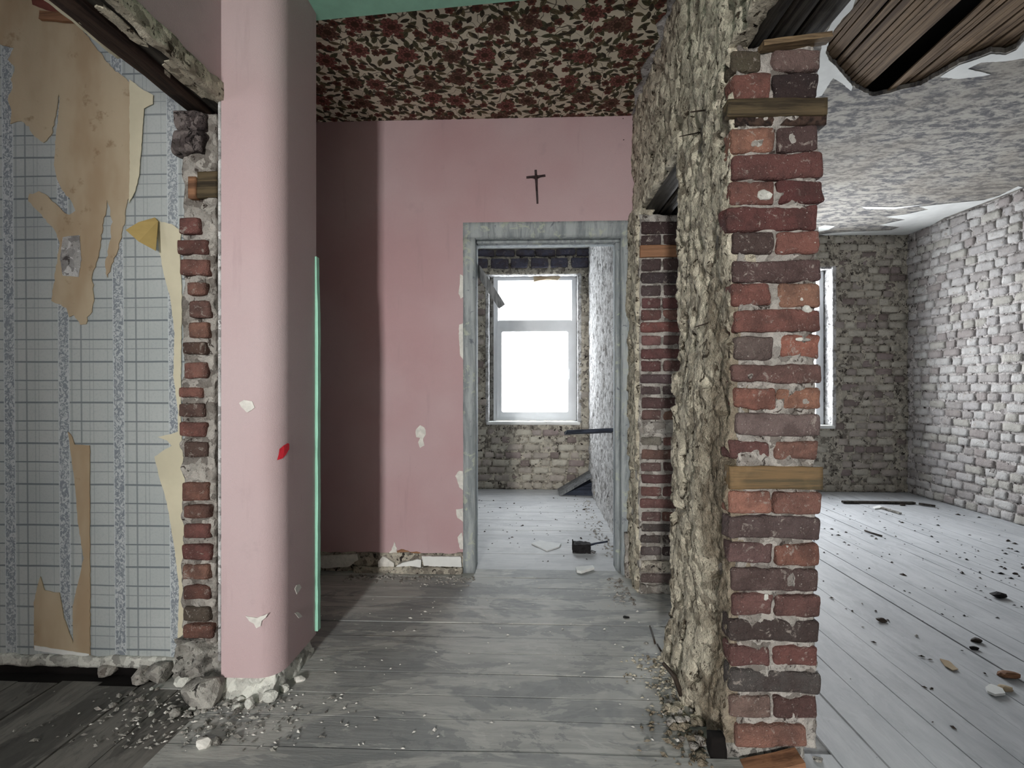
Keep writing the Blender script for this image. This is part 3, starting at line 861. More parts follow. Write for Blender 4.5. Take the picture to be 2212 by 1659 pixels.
A = [(-80, -60), (110, -60), (165, 45), (205, 100), (245, 150), (290, 185), (312, 200), (305, 300), (300, 370), (290, 410), (275, 440), (272, 470), (262, 520), (240, 580), (232, 600), (228, 575), (240, 520), (243, 480), (234, 432), (225, 480), (215, 545), (200, 600), (205, 640), (200, 675), (190, 685), (188, 702), (175, 702), (160, 680), (150, 685), (145, 665), (112, 650), (120, 600), (125, 560), (130, 520), (115, 490), (90, 465), (62, 435), (65, 420), (85, 415), (105, 425), (130, 450), (150, 465), (165, 455), (160, 440), (135, 410), (122, 380), (118, 340), (122, 300), (127, 250), (130, 197), (122, 250), (112, 292), (95, 310), (85, 300), (70, 290), (65, 275), (48, 262), (22, 268), (28, 240), (18, 215), (30, 190), (26, 172), (34, 145), (20, 130), (32, 105), (0, 98), (-80, 96)]
flat_px('torn_undersheet', A, WP, MT['beige'], wall_lb, (0, -1, 0), 0.003, 0.0032, 1, 'large torn beige sheet with hanging tongues')
flat_px('torn_undersheet', [(148, 932), (158, 945), (162, 960), (195, 962), (196, 1420), (75, 1400), (75, 1300), (82, 1270), (88, 1245), (98, 1275), (118, 1279), (130, 1280), (140, 1335), (160, 1390), (158, 1310), (172, 1250), (182, 1205), (170, 1130), (164, 1050)], WP, MT['beige'], wall_lb, (0, -1, 0), 0.003, 0.0012, 2, 'narrow beige torn strip low on the wall')
flat_px('torn_undersheet', [(75, 1394), (193, 1412), (193, 1424), (76, 1404)], lambda a, b: PY(a, b, YP - .0025), MT['white_paint'], wall_lb, (0, -1, 0), 0.002, 0.001, 3, 'white strip at the foot of the torn paper')
flat_px('torn_undersheet', [(280, 172), (312, 196), (332, 206), (331, 225), (312, 235), (309, 280), (305, 330), (301, 380), (293, 412), (279, 440), (281, 380), (281, 300)], lambda a, b: PY(a, b, YP - .0032), MT['cream_paper'], wall_lb, (0, -1, 0), 0.002, 0.0012, 4, 'cream torn border of the beige sheet')
B = [(335, 472), (350, 480), (372, 484), (392, 500), (390, 560), (394, 640), (392, 760), (392, 900), (396, 985), (416, 992), (419, 1012), (402, 1050), (400, 1380), (424, 1388), (424, 1428), (388, 1428), (385, 1380), (388, 1270), (380, 1200), (368, 1120), (358, 1070), (345, 1030), (335, 986), (372, 962), (362, 952), (342, 944), (374, 936), (385, 932), (386, 890), (382, 860), (376, 810), (378, 720), (370, 650), (355, 590), (345, 540)]
flat_px('torn_undersheet', B, lambda a, b: PY(a, b, YP - .001), MT['cream_paper'], wall_lb, (0, -1, 0), 0.003, 0.0012, 5, 'long cream torn strip beside the brick jamb')
flat_px('torn_undersheet', [(136, 512), (172, 508), (176, 560), (170, 598), (136, 596), (130, 560)], lambda a, b: PY(a, b, YP - .0032), MT['plaster_white'], wall_lb, (0, -1, 0), 0.001, 0.001, 6, 'pale patch on the hanging tongue')
# folded flap
fl = [PY(335, 470, YP - .004), PY(342, 478, YP - .012), PY(337, 542, YP - .03), PY(300, 522, YP - .055), PY(272, 497, YP - .05), PY(300, 480, YP - .03)]
link('paper_flap', poly_sheet('paper_flap', fl, (0, -1, 0), 0.0015), MT['yellow_paper'], wall_lb)['label'] = 'ochre paper flap folded off the wall'
flat_px('redbrown_patch', [(66, -12), (128, -12), (150, 22), (140, 30), (100, 22), (70, 10)], lambda a, b: PY(a, b, YP - .004), simple('red_brown_stain', (112, 66, 58), .9, .2, 20), wall_lb, (0, -1, 0), 0.001, 0.001, 7)
plank = link('wood_strip', plank_mesh('wood_strip', PY(88, 34, YP - .012), PY(168, 40, YP - .012), (0, 0, 1), .03, .012, 3), MT['orange_wood'], wall_lb)

# ---- partition wall: near pier, second pier, wall above, wall beyond
wall_p = shell('wall_partition')
def pit(V, s=0):
    """flaked, pitted relief of the rough plaster, pushed along -x"""
    Q_ = V * np.array((1, 1, .75))
    a = fbm(Q_, 9, 31 + s, 3); b = fbm(Q_, 26, 47 + s, 3); c = fbm(V, 55, 61 + s, 2)
    h = .012 * a + .013 * np.floor((b + 1) * 3.2) / 3.2 + .005 * c - .022 * sstep(.18, .42, fbm(Q_, 19, 91 + s, 2))
    return h
def face_x(V, s=0):
    D = np.zeros_like(V); D[:, 0] = -pit(V, s); return D
def pier_shape(V):
    D = face_x(V)
    z = V[:, 2]; yy = V[:, 1]
    low = 1 - sstep(.9, 1.35, z)
    near = 1 - sstep(1.50, 1.60, yy)
    left = V[:, 0] < XP0 + .01
    D[:, 0] += np.where(left, low * (-.026 * (1 - near)), 0)
    foot = 1 - sstep(0.0, .28, z)
    D[:, 0] -= np.where(left, foot * .035 * (1 - near * .4), 0)
    return D
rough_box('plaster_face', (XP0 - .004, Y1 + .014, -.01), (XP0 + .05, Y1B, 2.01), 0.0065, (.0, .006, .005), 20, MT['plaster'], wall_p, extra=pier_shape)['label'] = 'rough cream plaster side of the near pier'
rough_box('pier_mortar', (XP0 + .008, Y1 + .010, .03), (XP1 - .008, Y1B, 2.0), 0.0075, (.012, .020, .010), 26, MT['mortar'], wall_p)
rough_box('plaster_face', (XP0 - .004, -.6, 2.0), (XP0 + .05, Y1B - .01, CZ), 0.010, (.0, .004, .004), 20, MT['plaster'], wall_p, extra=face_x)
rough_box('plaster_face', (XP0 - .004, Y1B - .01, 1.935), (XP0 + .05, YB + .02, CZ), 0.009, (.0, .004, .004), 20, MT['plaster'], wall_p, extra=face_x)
plain_box('wall_core', (XP0 + .03, -.6, 2.06), (XP1, YB + .1, CZ + .1), MT['mortar'], wall_p)
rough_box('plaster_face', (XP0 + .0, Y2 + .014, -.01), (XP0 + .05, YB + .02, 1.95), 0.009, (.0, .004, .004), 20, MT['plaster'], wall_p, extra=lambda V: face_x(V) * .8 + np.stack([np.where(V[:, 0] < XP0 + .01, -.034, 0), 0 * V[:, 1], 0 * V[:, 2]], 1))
rough_box('plaster_face', (XP0 + .01, YB + .02, -.01), (XP0 + .05, YF + .05, CR), 0.013, (.0, .004, .004), 20, MT['plaster_white'], wall_p, extra=lambda V: face_x(V) * .55)
plain_box('wall_core', (XP0 + .04, YB + .02, 0), (XP1 - .02, YF + .05, CZ + .05), MT['mortar'], wall_p)
rough_box('plaster_face', (XP1 - .03, YB - .1, 0), (XP1, YF + .05, CR), 0.03, (.008, .004, .004), 12, MT['plaster_white'], wall_p)
rough_box('pier_mortar', (XP0 - .026, Y2 + .008, .0), (XP1 - .02, YB + .1, 1.9), 0.010, (.008, .014, .008), 22, MT['mortar'], wall_p)
plain_box('near_wall', (XP0, -5.0, 0), (XP1, -.6, CZ), MT['plaster'], wall_p)

# lintel boards over the near opening and over the second opening
for i, (xa, xb) in enumerate(((XP0 + .008, XP0 + .083), (XP0 + .094, XP0 + .152), (XP0 + .165, XP1 + .004))):
    rough_box('lintel_board', (xa, -.6, 2.012 + .004 * i), (xb, Y1 + .16, 2.06), (.02, .06, .02), (.003, .001, .003), 8, MT['beam'], wall_p)
    rough_box('lintel_board', (xa, Y1B - .08, 1.93 + .003 * i), (xb, Y2 + .12, 2.05), (.02, .06, .02), (.003, .001, .003), 8, MT['beam'], wall_p)
link('wood_strip', plank_mesh('wood_strip', PY(1644, 101, Y1 - .012), PY(1790, 82, Y1 - .012), (0, 1, 0), .035, .015, 5, .003), wood_mat('grey_brown_strip', (136, 116, 88), (70, 58, 46), 'X'), wall_p)['label'] = 'thin wooden strip on top of the near pier'

RED = (124, 58, 50); DRK = (66, 48, 50); ORG = (148, 82, 60); PUR = (92, 66, 68); OLV = (84, 74, 58); BRN = (112, 72, 62); DRED = (98, 44, 44)
P1 = [(107, 148, [(1583, 1643, OLV), (1668, 1771, (112, 84, 80))]),
      (160, 211, [(1587, 1668, RED), (1675, 1766, (52, 42, 44))]),
      (276, 325, [(1583, 1671, ORG), (1680, 1768, (86, 60, 60))]),
      (334, 383, [(1581, 1774, (104, 48, 48))]),
      (392, 436, [(1581, 1674, (112, 56, 50)), (1680, 1774, (92, 38, 42))]),
      (446, 494, [(1572, 1768, (98, 42, 44))]),
      (505, 548, [(1582, 1669, (80, 60, 58)), (1679, 1774, (126, 60, 52))]),
      (563, 605, [(1586, 1774, (94, 66, 66))]),
      (614, 659, [(1586, 1667, (122, 56, 50)), (1681, 1772, (142, 86, 64))]),
      (671, 715, [(1590, 1774, (122, 60, 54))]),
      (725, 774, [(1590, 1674, (104, 86, 82)), (1683, 1772, (148, 66, 48))]),
      (789, 825, [(1586, 1774, (112, 72, 68))]),
      (840, 883, [(1588, 1674, (140, 68, 54)), (1681, 1773, (156, 88, 62))]),
      (893, 939, [(1592, 1768, (118, 96, 94))]),
      (954, 993, [(1576, 1666, (108, 58, 58)), (1679, 1769, (132, 78, 66))]),
      (1065, 1110, [(1578, 1668, (156, 84, 66)), (1675, 1773, (126, 72, 62))]),
      (1118, 1166, [(1577, 1774, (98, 78, 78))]),
      (1177, 1222, [(1581, 1671, (110, 76, 76)), (1680, 1770, (128, 68, 54))]),
      (1231, 1279, [(1586, 1769, (98, 74, 72))]),
      (1286, 1331, [(1585, 1669, (112, 66, 64)), (1678, 1769, (106, 62, 60))]),
      (1340, 1388, [(1581, 1771, (74, 62, 60))]),
      (1397, 1439, [(1573, 1662, (106, 58, 58)), (1674, 1767, (112, 54, 52))]),
      (1451, 1500, [(1578, 1770, (82, 76, 74))]),
      (1506, 1552, [(1580, 1666, (122, 92, 84)), (1672, 1763, (92, 56, 54))]),
      (1566, 1614, [(1587, 1738, (138, 80, 66))])]
for i, (a, b, L) in enumerate(P1):
    for j, (x0, x1, c) in enumerate(L):
        p = PY(x0, a, Y1); q = PY(x1, b, Y1)
        me = brick_mesh(q.x - p.x + .003, .06, p.z - q.z + .004, i * 3 + j + 1, 0.0075, 0.009, .005)
        o = link('brick', me, MT['brick'], wall_p, ((p.x + q.x) / 2, Y1 + .030 + random.uniform(-.004, .004), (p.z + q.z) / 2)); o.color = srgb(c)
px_block('wood_block', 1573, 214, 1787, 246, Y1 - .006, .04, MT['block_wood'], wall_p, 'olive-brown timber built into the near pier')
px_block('wood_block', 1590, 247, 1785, 268, Y1 + .004, .04, MT['beam_brown'], wall_p, 'dark timber under the olive one')
px_block('wood_block', 1577, 1008, 1778, 1058, Y1 - .003, .04, wood_mat('olive_timber', (122, 100, 72), (80, 74, 58), 'X'), wall_p, 'greenish-brown timber built into the near pier', .003)
rough_box('pier_plinth', (PY(1572, 1620, Y1).x, Y1 + .01, -.01), (PY(1742, 1620, Y1).x, Y1 + .35, .035), .012, (.006, .006, .004), 16, MT['rubble'], wall_p)
for i, (px, py, r_, sq) in enumerate(((1731, 648, .009, (.8, .4, 1.2)), (1663, 1037, .010, (1.2, .4, .7)), (1735, 733, .016, (1.5, .3, .4)), (1652, 420, .020, (1.2, .4, .9)), (1742, 668, .014, (1.2, .3, 1)), (1690, 540, .010, (1, .4, 1)), (1700, 1190, .012, (.7, .4, 1.6)), (1655, 1290, .01, (1, .4, 1)))):
    o = link('lime_splash', lump_mesh('lime_splash', r_, i + 70, 2, sq), MT['white_lump'], wall_p, PY(px, py, Y1 + .001)); o['label'] = 'white lime splash on the brick'
# second pier
def C8(v): return 400 + v * .3014
def C9(v): return 800 + v * .3014
F_ = None
X2 = [(260, 345, 1, [DRK]), (355, 425, 2, [(76, 60, 62), (74, 50, 50)]), (525, 610, 2, [(86, 68, 70), (82, 60, 60)]), (625, 702, 1, [(74, 64, 68)]), (715, 790, 2, [(88, 72, 74), (84, 62, 64)]), (808, 880, 2, [(108, 62, 66), (104, 56, 60)]),
      (892, 965, 2, [(112, 62, 62), (128, 74, 66)]), (980, 1050, 1, [(124, 54, 54)]), (1080, 1148, 2, [(128, 78, 80), (106, 72, 72)]), (1172, 1240, 1, [(108, 58, 62)]), (1260, 1335, 2, [(112, 62, 66), (116, 70, 70)]),
      (1355, 1420, 1, [(92, 72, 76)]), (1440, 1500, 2, [(102, 84, 86), (92, 76, 78)]), (1522, 1600, 1, [(96, 66, 68)])]
X3 = [(288, 355, 2, [(112, 76, 74), (140, 92, 74)]), (480, 540, 2, [(130, 124, 112), (132, 78, 76)]), (570, 640, 1, [(118, 78, 70)]), (660, 725, 2, [(108, 80, 78), (104, 70, 70)]), (745, 812, 1, [(104, 66, 68)]),
      (832, 905, 2, [(118, 68, 66), (112, 62, 64)]), (925, 995, 1, [(118, 68, 68)]), (1015, 1085, 2, [(112, 78, 78), (128, 68, 60)]), (1100, 1160, 1, [(84, 76, 74)]), (1185, 1242, 2, [(84, 74, 72), (80, 72, 70)]), (1265, 1332, 2, [(98, 86, 86), (74, 60, 62)]), (1460, 1528, 1, [(104, 86, 84)])]
for i, (a, b, n, cs) in enumerate([(C8(a), C8(b), n, c) for a, b, n, c in X2] + [(C9(a), C9(b), n, c) for a, b, n, c in X3]):
    p = PY(1385, a, Y2); q = PY(1478, b, Y2)
    w = q.x - p.x
    segs = [(0, w)] if n == 1 else [(0, w * .47), (w * .51, w)]
    for j, (s0, s1) in enumerate(segs):
        me = brick_mesh(s1 - s0, .10, p.z - q.z + .002, 100 + i * 3 + j, 0.013, 0.008, .003)
        o = link('brick', me, MT['brick'], wall_p, (p.x + (s0 + s1) / 2, Y2 + .048 + random.uniform(-.003, .003), (p.z + q.z) / 2)); o.color = srgb(cs[min(j, len(cs) - 1)])
px_block('wood_block', 1383, C8(430), 1478, C8(512), Y2 - .004, .1, MT['orange_wood'], wall_p, 'orange-brown timber built into the second pier', .002)
px_block('mortar_lump', 1390, 912, 1476, 936, Y2 - .006, .05, MT['mortar'], wall_p, 'band of smeared grey mortar', .008, .007)
px_block('mortar_lump', 1386, 1212, 1472, 1236, Y2 - .006, .05, MT['mortar_dark'], wall_p, 'crumbled mortar course', .01, .007)
px_block('mortar_lump', 1384, 1264, 1472, 1284, Y2 - .008, .05, MT['mortar'], wall_p, None, .01, .007)
# nails and wires in the plaster
def nail(a, b, r0=.003, bend=0.0, label=None):
    a = Vector(a); b = Vector(b); c = a.lerp(b, .5) + Vector((0, 0, bend))
    o = link('nail', bar_mesh('nail', [a, c, b], [r0, r0, r0 * .7], 6), MT['iron'], wall_p)
    if label: o['label'] = label
nail(PX(1556, 684, XP0 + .02), PY(1500, 707, 1.52), .0028, -.004, 'thin wire sticking out of the plaster')
nail(PX(1538, 236, XP0 + .02), PY(1492, 242, 1.50), .003, 0, 'rusty nail high in the plaster')
nail(PX(1512, 286, XP0 + .01), PY(1468, 295, 1.62), .0022)
nail(PX(1494, 787, XP0 + .01), PY(1480, 792, 1.72), .002)
o = link('nail', bar_mesh('nail', [PX(1344, 746, XP0 + .01), PX(1326, 756, XP0 - .05)], [.006, .004], 6), MT['iron'], wall_p)

# ---- outer wall with the two windows
wall_f = shell('wall_far')
def opening(x0, y0, x1, y1):
    p = PY(x0, y0, YF); q = PY(x1, y1, YF); return p.x, q.x, q.z, p.z
w1 = opening(1053, 592, 1251, 913)
w2x0 = PY(1466, 800, YF).x; w2x1 = PY(1801, 800, YF).x
w2 = (w2x0, w2x1, PY(1790, 921, YF).z, PY(1790, 575, YF).z)
def dfar(V):
    D = np.zeros_like(V); Q_ = V * np.array((.8, 1, 1.4))
    D[:, 1] = -(.010 * fbm(Q_, 7, 5, 3) + .018 * fbm(Q_, 17, 8, 3)) * (V[:, 1] < YF + .01); return D
XL = -1.32
for (xa, xb, za, zb_) in ((XL, w1[0], 0, CR + .05), (w1[0], w1[1], 0, w1[2]), (w1[0], w1[1], w1[3], CR + .05), (w1[1], w2[0], 0, CR + .05), (w2[0], w2[1], 0, w2[2]), (w2[0], w2[1], w2[3], CR + .05), (w2[1], XR + .1, 0, CR + .05)):
    rough_box('wall_core', (xa, YF, za), (xb, YF + .30, zb_), (.016, .06, .016), (0, 0, 0), 10, MT['mortar_dark'], wall_f, extra=dfar, skip=('+y',))
COLS_F = [(196, 188, 172), (184, 174, 160), (172, 158, 152), (200, 192, 176), (176, 164, 154), (190, 176, 166), (140, 122, 118), (204, 196, 180), (160, 140, 138)]
COLS_R = [(196, 193, 192), (186, 182, 182), (204, 202, 200), (176, 170, 168), (190, 186, 178), (168, 158, 156), (200, 198, 196)]
BV = {}
def wall_brick_variant(kind, v, axis):
    key = (kind, v, axis)
    if key not in BV:
        w = {'s': .158, 'h': .092}[kind]
        V, Q = box_grid((-w / 2, -.02, -.032), (w / 2, .02, .032), (w / (5 if kind == 's' else 4), .04, .0213), skip=('+y',))
        hw = np.array((w / 2, .02, .032)); rnd = .009
        inner = np.clip(V, -(hw - rnd), hw - rnd); o = V - inner; L = np.linalg.norm(o, axis=1); k = L > rnd
        o[k] = o[k] / L[k][:, None] * rnd; V = inner + o
        V = V + noise_vec(V + v * 7.7, (.010, .007, .009), 22, v, 2)
        if axis == 'x': V = np.stack([V[:, 1], -V[:, 0], V[:, 2]], 1)       # front looks to -x
        BV[key] = mesh_from('brick', V, Q, True); BV[key].materials.append(MT['brick_wash'])
    return BV[key]
def lay(parent, axis, c0, c1, z0, z1, plane, cols, blocked, parts=True, pitch=.0755, seed=1, proud=.0):
    rs = random.Random(seed); z = z0 + pitch / 2; row = 0; out = []
    while z < z1:
        c = c0 + rs.uniform(-.08, 0) ; 
        while c < c1:
            kind = 's' if (rs.random() < .55 if row % 2 else rs.random() < .35) else 'h'
            w = .158 if kind == 's' else .092
            g = .012
            cc = c + w / 2
            if not any(a - w * .35 < cc < b + w * .35 and e < z + .03 and z - .03 < f_ for a, b, e, f_ in blocked) and cc - w / 2 > c0 - .02 and cc + w / 2 < c1 + .03:
                out.append((kind, rs.randrange(6), cc, z + rs.uniform(-.004, .004), rs.uniform(-.007, .006), rs.uniform(-.03, .03), rs.choice(cols)))
            c += w + g
        z += pitch; row += 1
    if parts:
        for kind, v, cc, z, d, rot, col in out:
            o = bpy.data.objects.new('brick', wall_brick_variant(kind, v, axis)); COL.objects.link(o); o.parent = parent
            o.location = (cc, plane + .014 + d - proud, z) if axis == 'y' else (plane + .014 + d - proud, cc, z)
            o.rotation_euler = (0, rot, 0) if axis == 'y' else (rot, 0, 0); o.color = srgb(col)
    else:
        VV = []; FF = []; n = 0
        for kind, v, cc, z, d, rot, col in out:
            me = wall_brick_variant(kind, v, axis); P = np.array([q.co for q in me.vertices])
            P = P + (np.array((cc, plane + .014 + d - proud, z)) if axis == 'y' else np.array((plane + .014 + d - proud, cc, z)))
            VV.append(P); FF += [[i + n for i in p.vertices] for p in me.polygons]; n += len(P)
        if VV:
            o = link('brickwork', mesh_from('brickwork', np.concatenate(VV), FF, True), MT['brick_wash'], parent, kind='stuff'); o.color = srgb(cols[0])
    return len(out)
n1 = lay(wall_f, 'y', -.72, .585, 0.0, 2.30, YF, COLS_F, [(w1[0] - .02, w1[1] + .02, w1[2] - .01, w1[3] + .14)], seed=11)
n2 = lay(wall_f, 'y', max(w2[1], 2.78) + .02, XR, 0.0, 2.47, YF, COLS_F, [], seed=12)
n3 = lay(wall_f, 'y', XP1, w2[1], 0.0, 2.47, YF, COLS_F, [(w2[0] - .02, w2[1] + .2, w2[2] - .01, w2[3] + .01)], parts=False, seed=13)
n3 = lay(wall_f, 'y', XL, -.73, 0.0, 2.47, YF, COLS_F, [], parts=False, seed=14)
# head band and dark arch course over window 1
plain_box('plaster_band', (XL, YF - .035, PY(1150, 538, YF).z), (XP0, YF + .02, CR), MT['white_paint'], wall_f, .006)
za, zb_ = PY(1150, 580, YF).z, PY(1150, 539, YF).z
xx = -.60; k = 0
bl = brick_mat('dark_blue_bricks', .12, .6)
while xx < .56:
    for rr_, (z0_, z1_) in enumerate(((za, (za + zb_) / 2 + .01), ((za + zb_) / 2 + .02, zb_))):
        w = .19 if rr_ == 0 else .21
        o = link('brick', brick_mesh(w - .02, .08, z1_ - z0_ - .012, 500 + k, .022, .012, .006), bl, wall_f, (xx + w / 2 + (.05 if rr_ else 0), YF + .005, (z0_ + z1_) / 2)); o.color = srgb(74, 76, 94); k += 1
    xx += .20
print('far bricks', n1, n2)


def ring(name, x0, x1, z0, z1, t, y0, y1, m, parent, cr=0.0):
    outer = [Vector((x0, y0, z0)), Vector((x1, y0, z0)), Vector((x1, y0, z1)), Vector((x0, y0, z1))]
    a0, a1, b0, b1 = x0 + t, x1 - t, z0 + t, z1 - t; inner = []
    for (cx_, cz_, st) in ((a0 + cr, b0 + cr, 180), (a1 - cr, b0 + cr, 270), (a1 - cr, b1 - cr, 0), (a0 + cr, b1 - cr, 90)):
        for q in range(5):
            an = math.radians(st + 90 * q / 4); inner.append(Vector((cx_ + cr * math.cos(an), y0, cz_ + cr * math.sin(an))))
            if not cr: break
    return link(name, poly_sheet(name, outer, (0, 1, 0), y1 - y0, 0, 0, [inner]), m, parent)
def window(name, w, fr, transom, handle_side=1, split=False):
    wo = shell(name)
    ring('window_frame', fr[0], fr[1], fr[2], fr[3], .045, YF + .13, YF + .20, MT['pvc'], wo)
    zt0, zt1 = transom
    plain_box('transom', (fr[0] + .045, YF + .128, zt0), (fr[1] - .045, YF + .20, zt1), MT['pvc'], wo, .004)
    spans = [(fr[0] + .04, fr[1] - .04)] if not split else [(fr[0] + .04, (fr[0] + fr[1]) / 2 - .002), ((fr[0] + fr[1]) / 2 + .002, fr[1] - .04)]
    for a, b in spans:
        s_ = ring('sash', a, b, fr[2] + .04, zt0 + .005, .045, YF + .112, YF + .17, MT['pvc'], wo, .02)
        link('pane', poly_sheet('pane', [Vector((a + .04, YF + .15, fr[2] + .08)), Vector((b - .04, YF + .15, fr[2] + .08)), Vector((b - .04, YF + .15, zt0 - .03)), Vector((a + .04, YF + .15, zt0 - .03))], (0, 1, 0), .004), MT['glass'], s_)
        plain_box('handle', (b - .036, YF + .085, (fr[2] + zt0) / 2 - .05), (b - .018, YF + .112, (fr[2] + zt0) / 2 + .05), MT['pvc'], s_, .004)
        link('pane', poly_sheet('pane', [Vector((a, YF + .16, zt1)), Vector((b, YF + .16, zt1)), Vector((b, YF + .16, fr[3] - .04)), Vector((a, YF + .16, fr[3] - .04))], (0, 1, 0), .004), MT['glass'], wo)
    # pale reveal and sill
    rough_box('sill', (w[0] - .01, YF - .012, w[2] - .022), (w[1] + .01, YF + .13, w[2] + .008), .02, (.002, .002, .002), 12, MT['white_paint'], wo)
    rough_box('reveal', (w[0] - .02, YF - .006, w[2]), (w[0] + .012, YF + .13, w[3]), .02, (.004, .004, .004), 18, MT['plaster_white'], wo)
    rough_box('reveal', (w[1] - .012, YF - .006, w[2]), (w[1] + .02, YF + .13, w[3]), .02, (.004, .004, .004), 18, MT['plaster_white'], wo)
    rough_box('reveal', (fr[0] - .06, YF + .14, w[2]), (fr[0] + .01, YF + .2, w[3]), .03, (.003, .003, .003), 18, MT['rubble'], wo)
    rough_box('reveal', (fr[1] - .01, YF + .14, w[2]), (fr[1] + .06, YF + .2, w[3]), .03, (.003, .003, .003), 18, MT['rubble'], wo)
    rough_box('window_head', (w[0], YF + .02, fr[3] - .01), (w[1], YF + .2, w[3] + .02), .03, (.004, .004, .006), 18, MT['plaster_white'], wo)
    return wo
YW = YF + .13
f1 = (PY(1066, 750, YW).x, PY(1245, 750, YW).x, PY(1150, 908, YW).z, PY(1150, 596, YW).z)
window('window_1', w1, f1, (PY(1150, 708, YW).z, PY(1150, 692, YW).z))
link('foam_remnant', poly_sheet('foam_remnant', [PY(a, b, YW - .004) for a, b in ((1153, 592), (1204, 590), (1210, 600), (1204, 606), (1180, 604), (1153, 609))], (0, -1, 0), .02, .002, 2), MT['beige'], bpy.data.objects['window_1'])['label'] = 'brown foam remnant under the window head'
f2 = (w2[0] + .05, w2[1] - .02, w2[2] + .01, w2[3] - .01)
window('window_2', w2, f2, (1.72, 1.79), split=True)

# ---- right wall
wall_r = shell('wall_right')
def drt(V):
    D = np.zeros_like(V); D[:, 0] = -(.007 * fbm(V, 6, 15, 3) + .012 * fbm(V, 22, 18, 3)) * (V[:, 0] < XR + .01); return D
rough_box('wall_core', (XR, -.6, 0), (XR + .2, YF + .3, CR + .05), (.1, .022, .022), (0, 0, 0), 10, MT['mortar_right'], wall_r, extra=drt, skip=('+x',))
n4 = lay(wall_r, 'x', 3.50, YF, 0.0, 2.48, XR, COLS_R, [], seed=21, proud=.006)
lay(wall_r, 'x', -.5, 3.50, 0.0, 2.48, XR, COLS_R, [], parts=False, seed=22, proud=.006)
print('right bricks', n4)
# ---- walls behind the viewpoint, closing the rooms, and an added shading header
wr = shell('wall_rear')
for lo, hi in (((-1.2, -5.1, 0), (-1.07, -5.0, CZ)), ((-.65, -5.1, 0), (.86, -5.0, CZ)), ((-1.07, -5.1, 2.2), (-.65, -5.0, CZ)), ((-1.07, -5.1, 0), (-.65, -5.0, 1.2))):
    plain_box('wall_block', lo, hi, MT['pink'], wr)
plain_box('shading_header_rear', (LX1, -2.98, 1.97), (XP0, -2.86, CZ), MT['pink'], kind='structure')  # unseen header added to shade the top of the pink column
plain_box('wall_rear', (XP1, -.75, 0), (XR + .2, -.6, CR + .3), MT['plaster_white'], kind='structure')
plain_box('wall_rear', (-3.6, -3.2, 0), (LX0, -3.05, CZ), MT['plaster_white'], kind='structure')
plain_box('wall_outer', (-3.65, -3.2, 0), (-3.5, 1.9, CZ), MT['plaster_white'], kind='structure')
plain_box('wall_outer', (-1.36, YB, 0), (-1.30, YF + .3, CR + .05), MT['plaster_white'], kind='structure')
# ================================================================== THINGS
def thing(o, label, cat, group=None):
    o['label'] = label; o['category'] = cat
    if group: o['group'] = group
    return o


# crucifix on the pink wall
c0 = PY(1159, 405, YB - .006)
cr = link('crucifix', None, None, loc=c0); thing(cr, 'small dark crucifix hanging on the pink wall above the doorway', 'crucifix')
def loc3(px, py, Y=YB): return PY(px, py, Y) - c0
def bar_px(name, a, b, w0, w1, d=.008, m='crucifix', y=YB - .002):
    A_, B_ = loc3(*a, y), loc3(*b, y); t = (B_ - A_).normalized(); n = Vector((t.z, 0, -t.x))
    P = [A_ - n * w0 / 2, A_ + n * w0 / 2, B_ + n * w1 / 2, B_ - n * w1 / 2]
    return link(name, poly_sheet(name, P, (0, -1, 0), d), MT[m], cr)
bar_px('upright', (1157, 368), (1161, 440), .013, .010)
bar_px('crossbar', (1137, 384), (1178, 380), .010, .010)
V = [loc3(1158, 377, YB - .012), loc3(1158, 384, YB - .014), loc3(1159, 396, YB - .014), loc3(1160, 412, YB - .013)]
bd = link('figure', bar_mesh('figure', V, [.006, .008, .006, .003]), MT['crucifix'], cr)
link('figure_arm', bar_mesh('figure_arm', [loc3(1158, 385, YB - .013), loc3(1148, 382, YB - .013), loc3(1141, 381, YB - .012)], [.004, .003, .002]), MT['crucifix'], bd)
link('figure_arm', bar_mesh('figure_arm', [loc3(1159, 384, YB - .013), loc3(1168, 380, YB - .013), loc3(1175, 378, YB - .012)], [.004, .003, .002]), MT['crucifix'], bd)

# hanging slat at the top left of the doorway
a = PY(1030, 578, YB + .15); b = PY(1084, 662, YB + .20)
o = link('hanging_slat', plank_mesh('hanging_slat', a, b, (1, 0, .6), .045, .018, 3), MT['grey_plank']); thing(o, 'grey wooden slat hanging diagonally inside the top of the doorway', 'slat')
# dark plank stuck in the partition beyond the door
yk = PX(1322, 930, XP0).y
a = Vector((XP0 + .01, yk, PX(1322, 930, XP0).z)); b = PY(1222, 934, yk - .05)
o = link('stuck_plank', plank_mesh('stuck_plank', a, b, (0, 1, -.2), .12, .022, 5, .006), MT['dark_wood']); thing(o, 'dark splintered plank sticking out of the white wall beyond the doorway', 'plank')
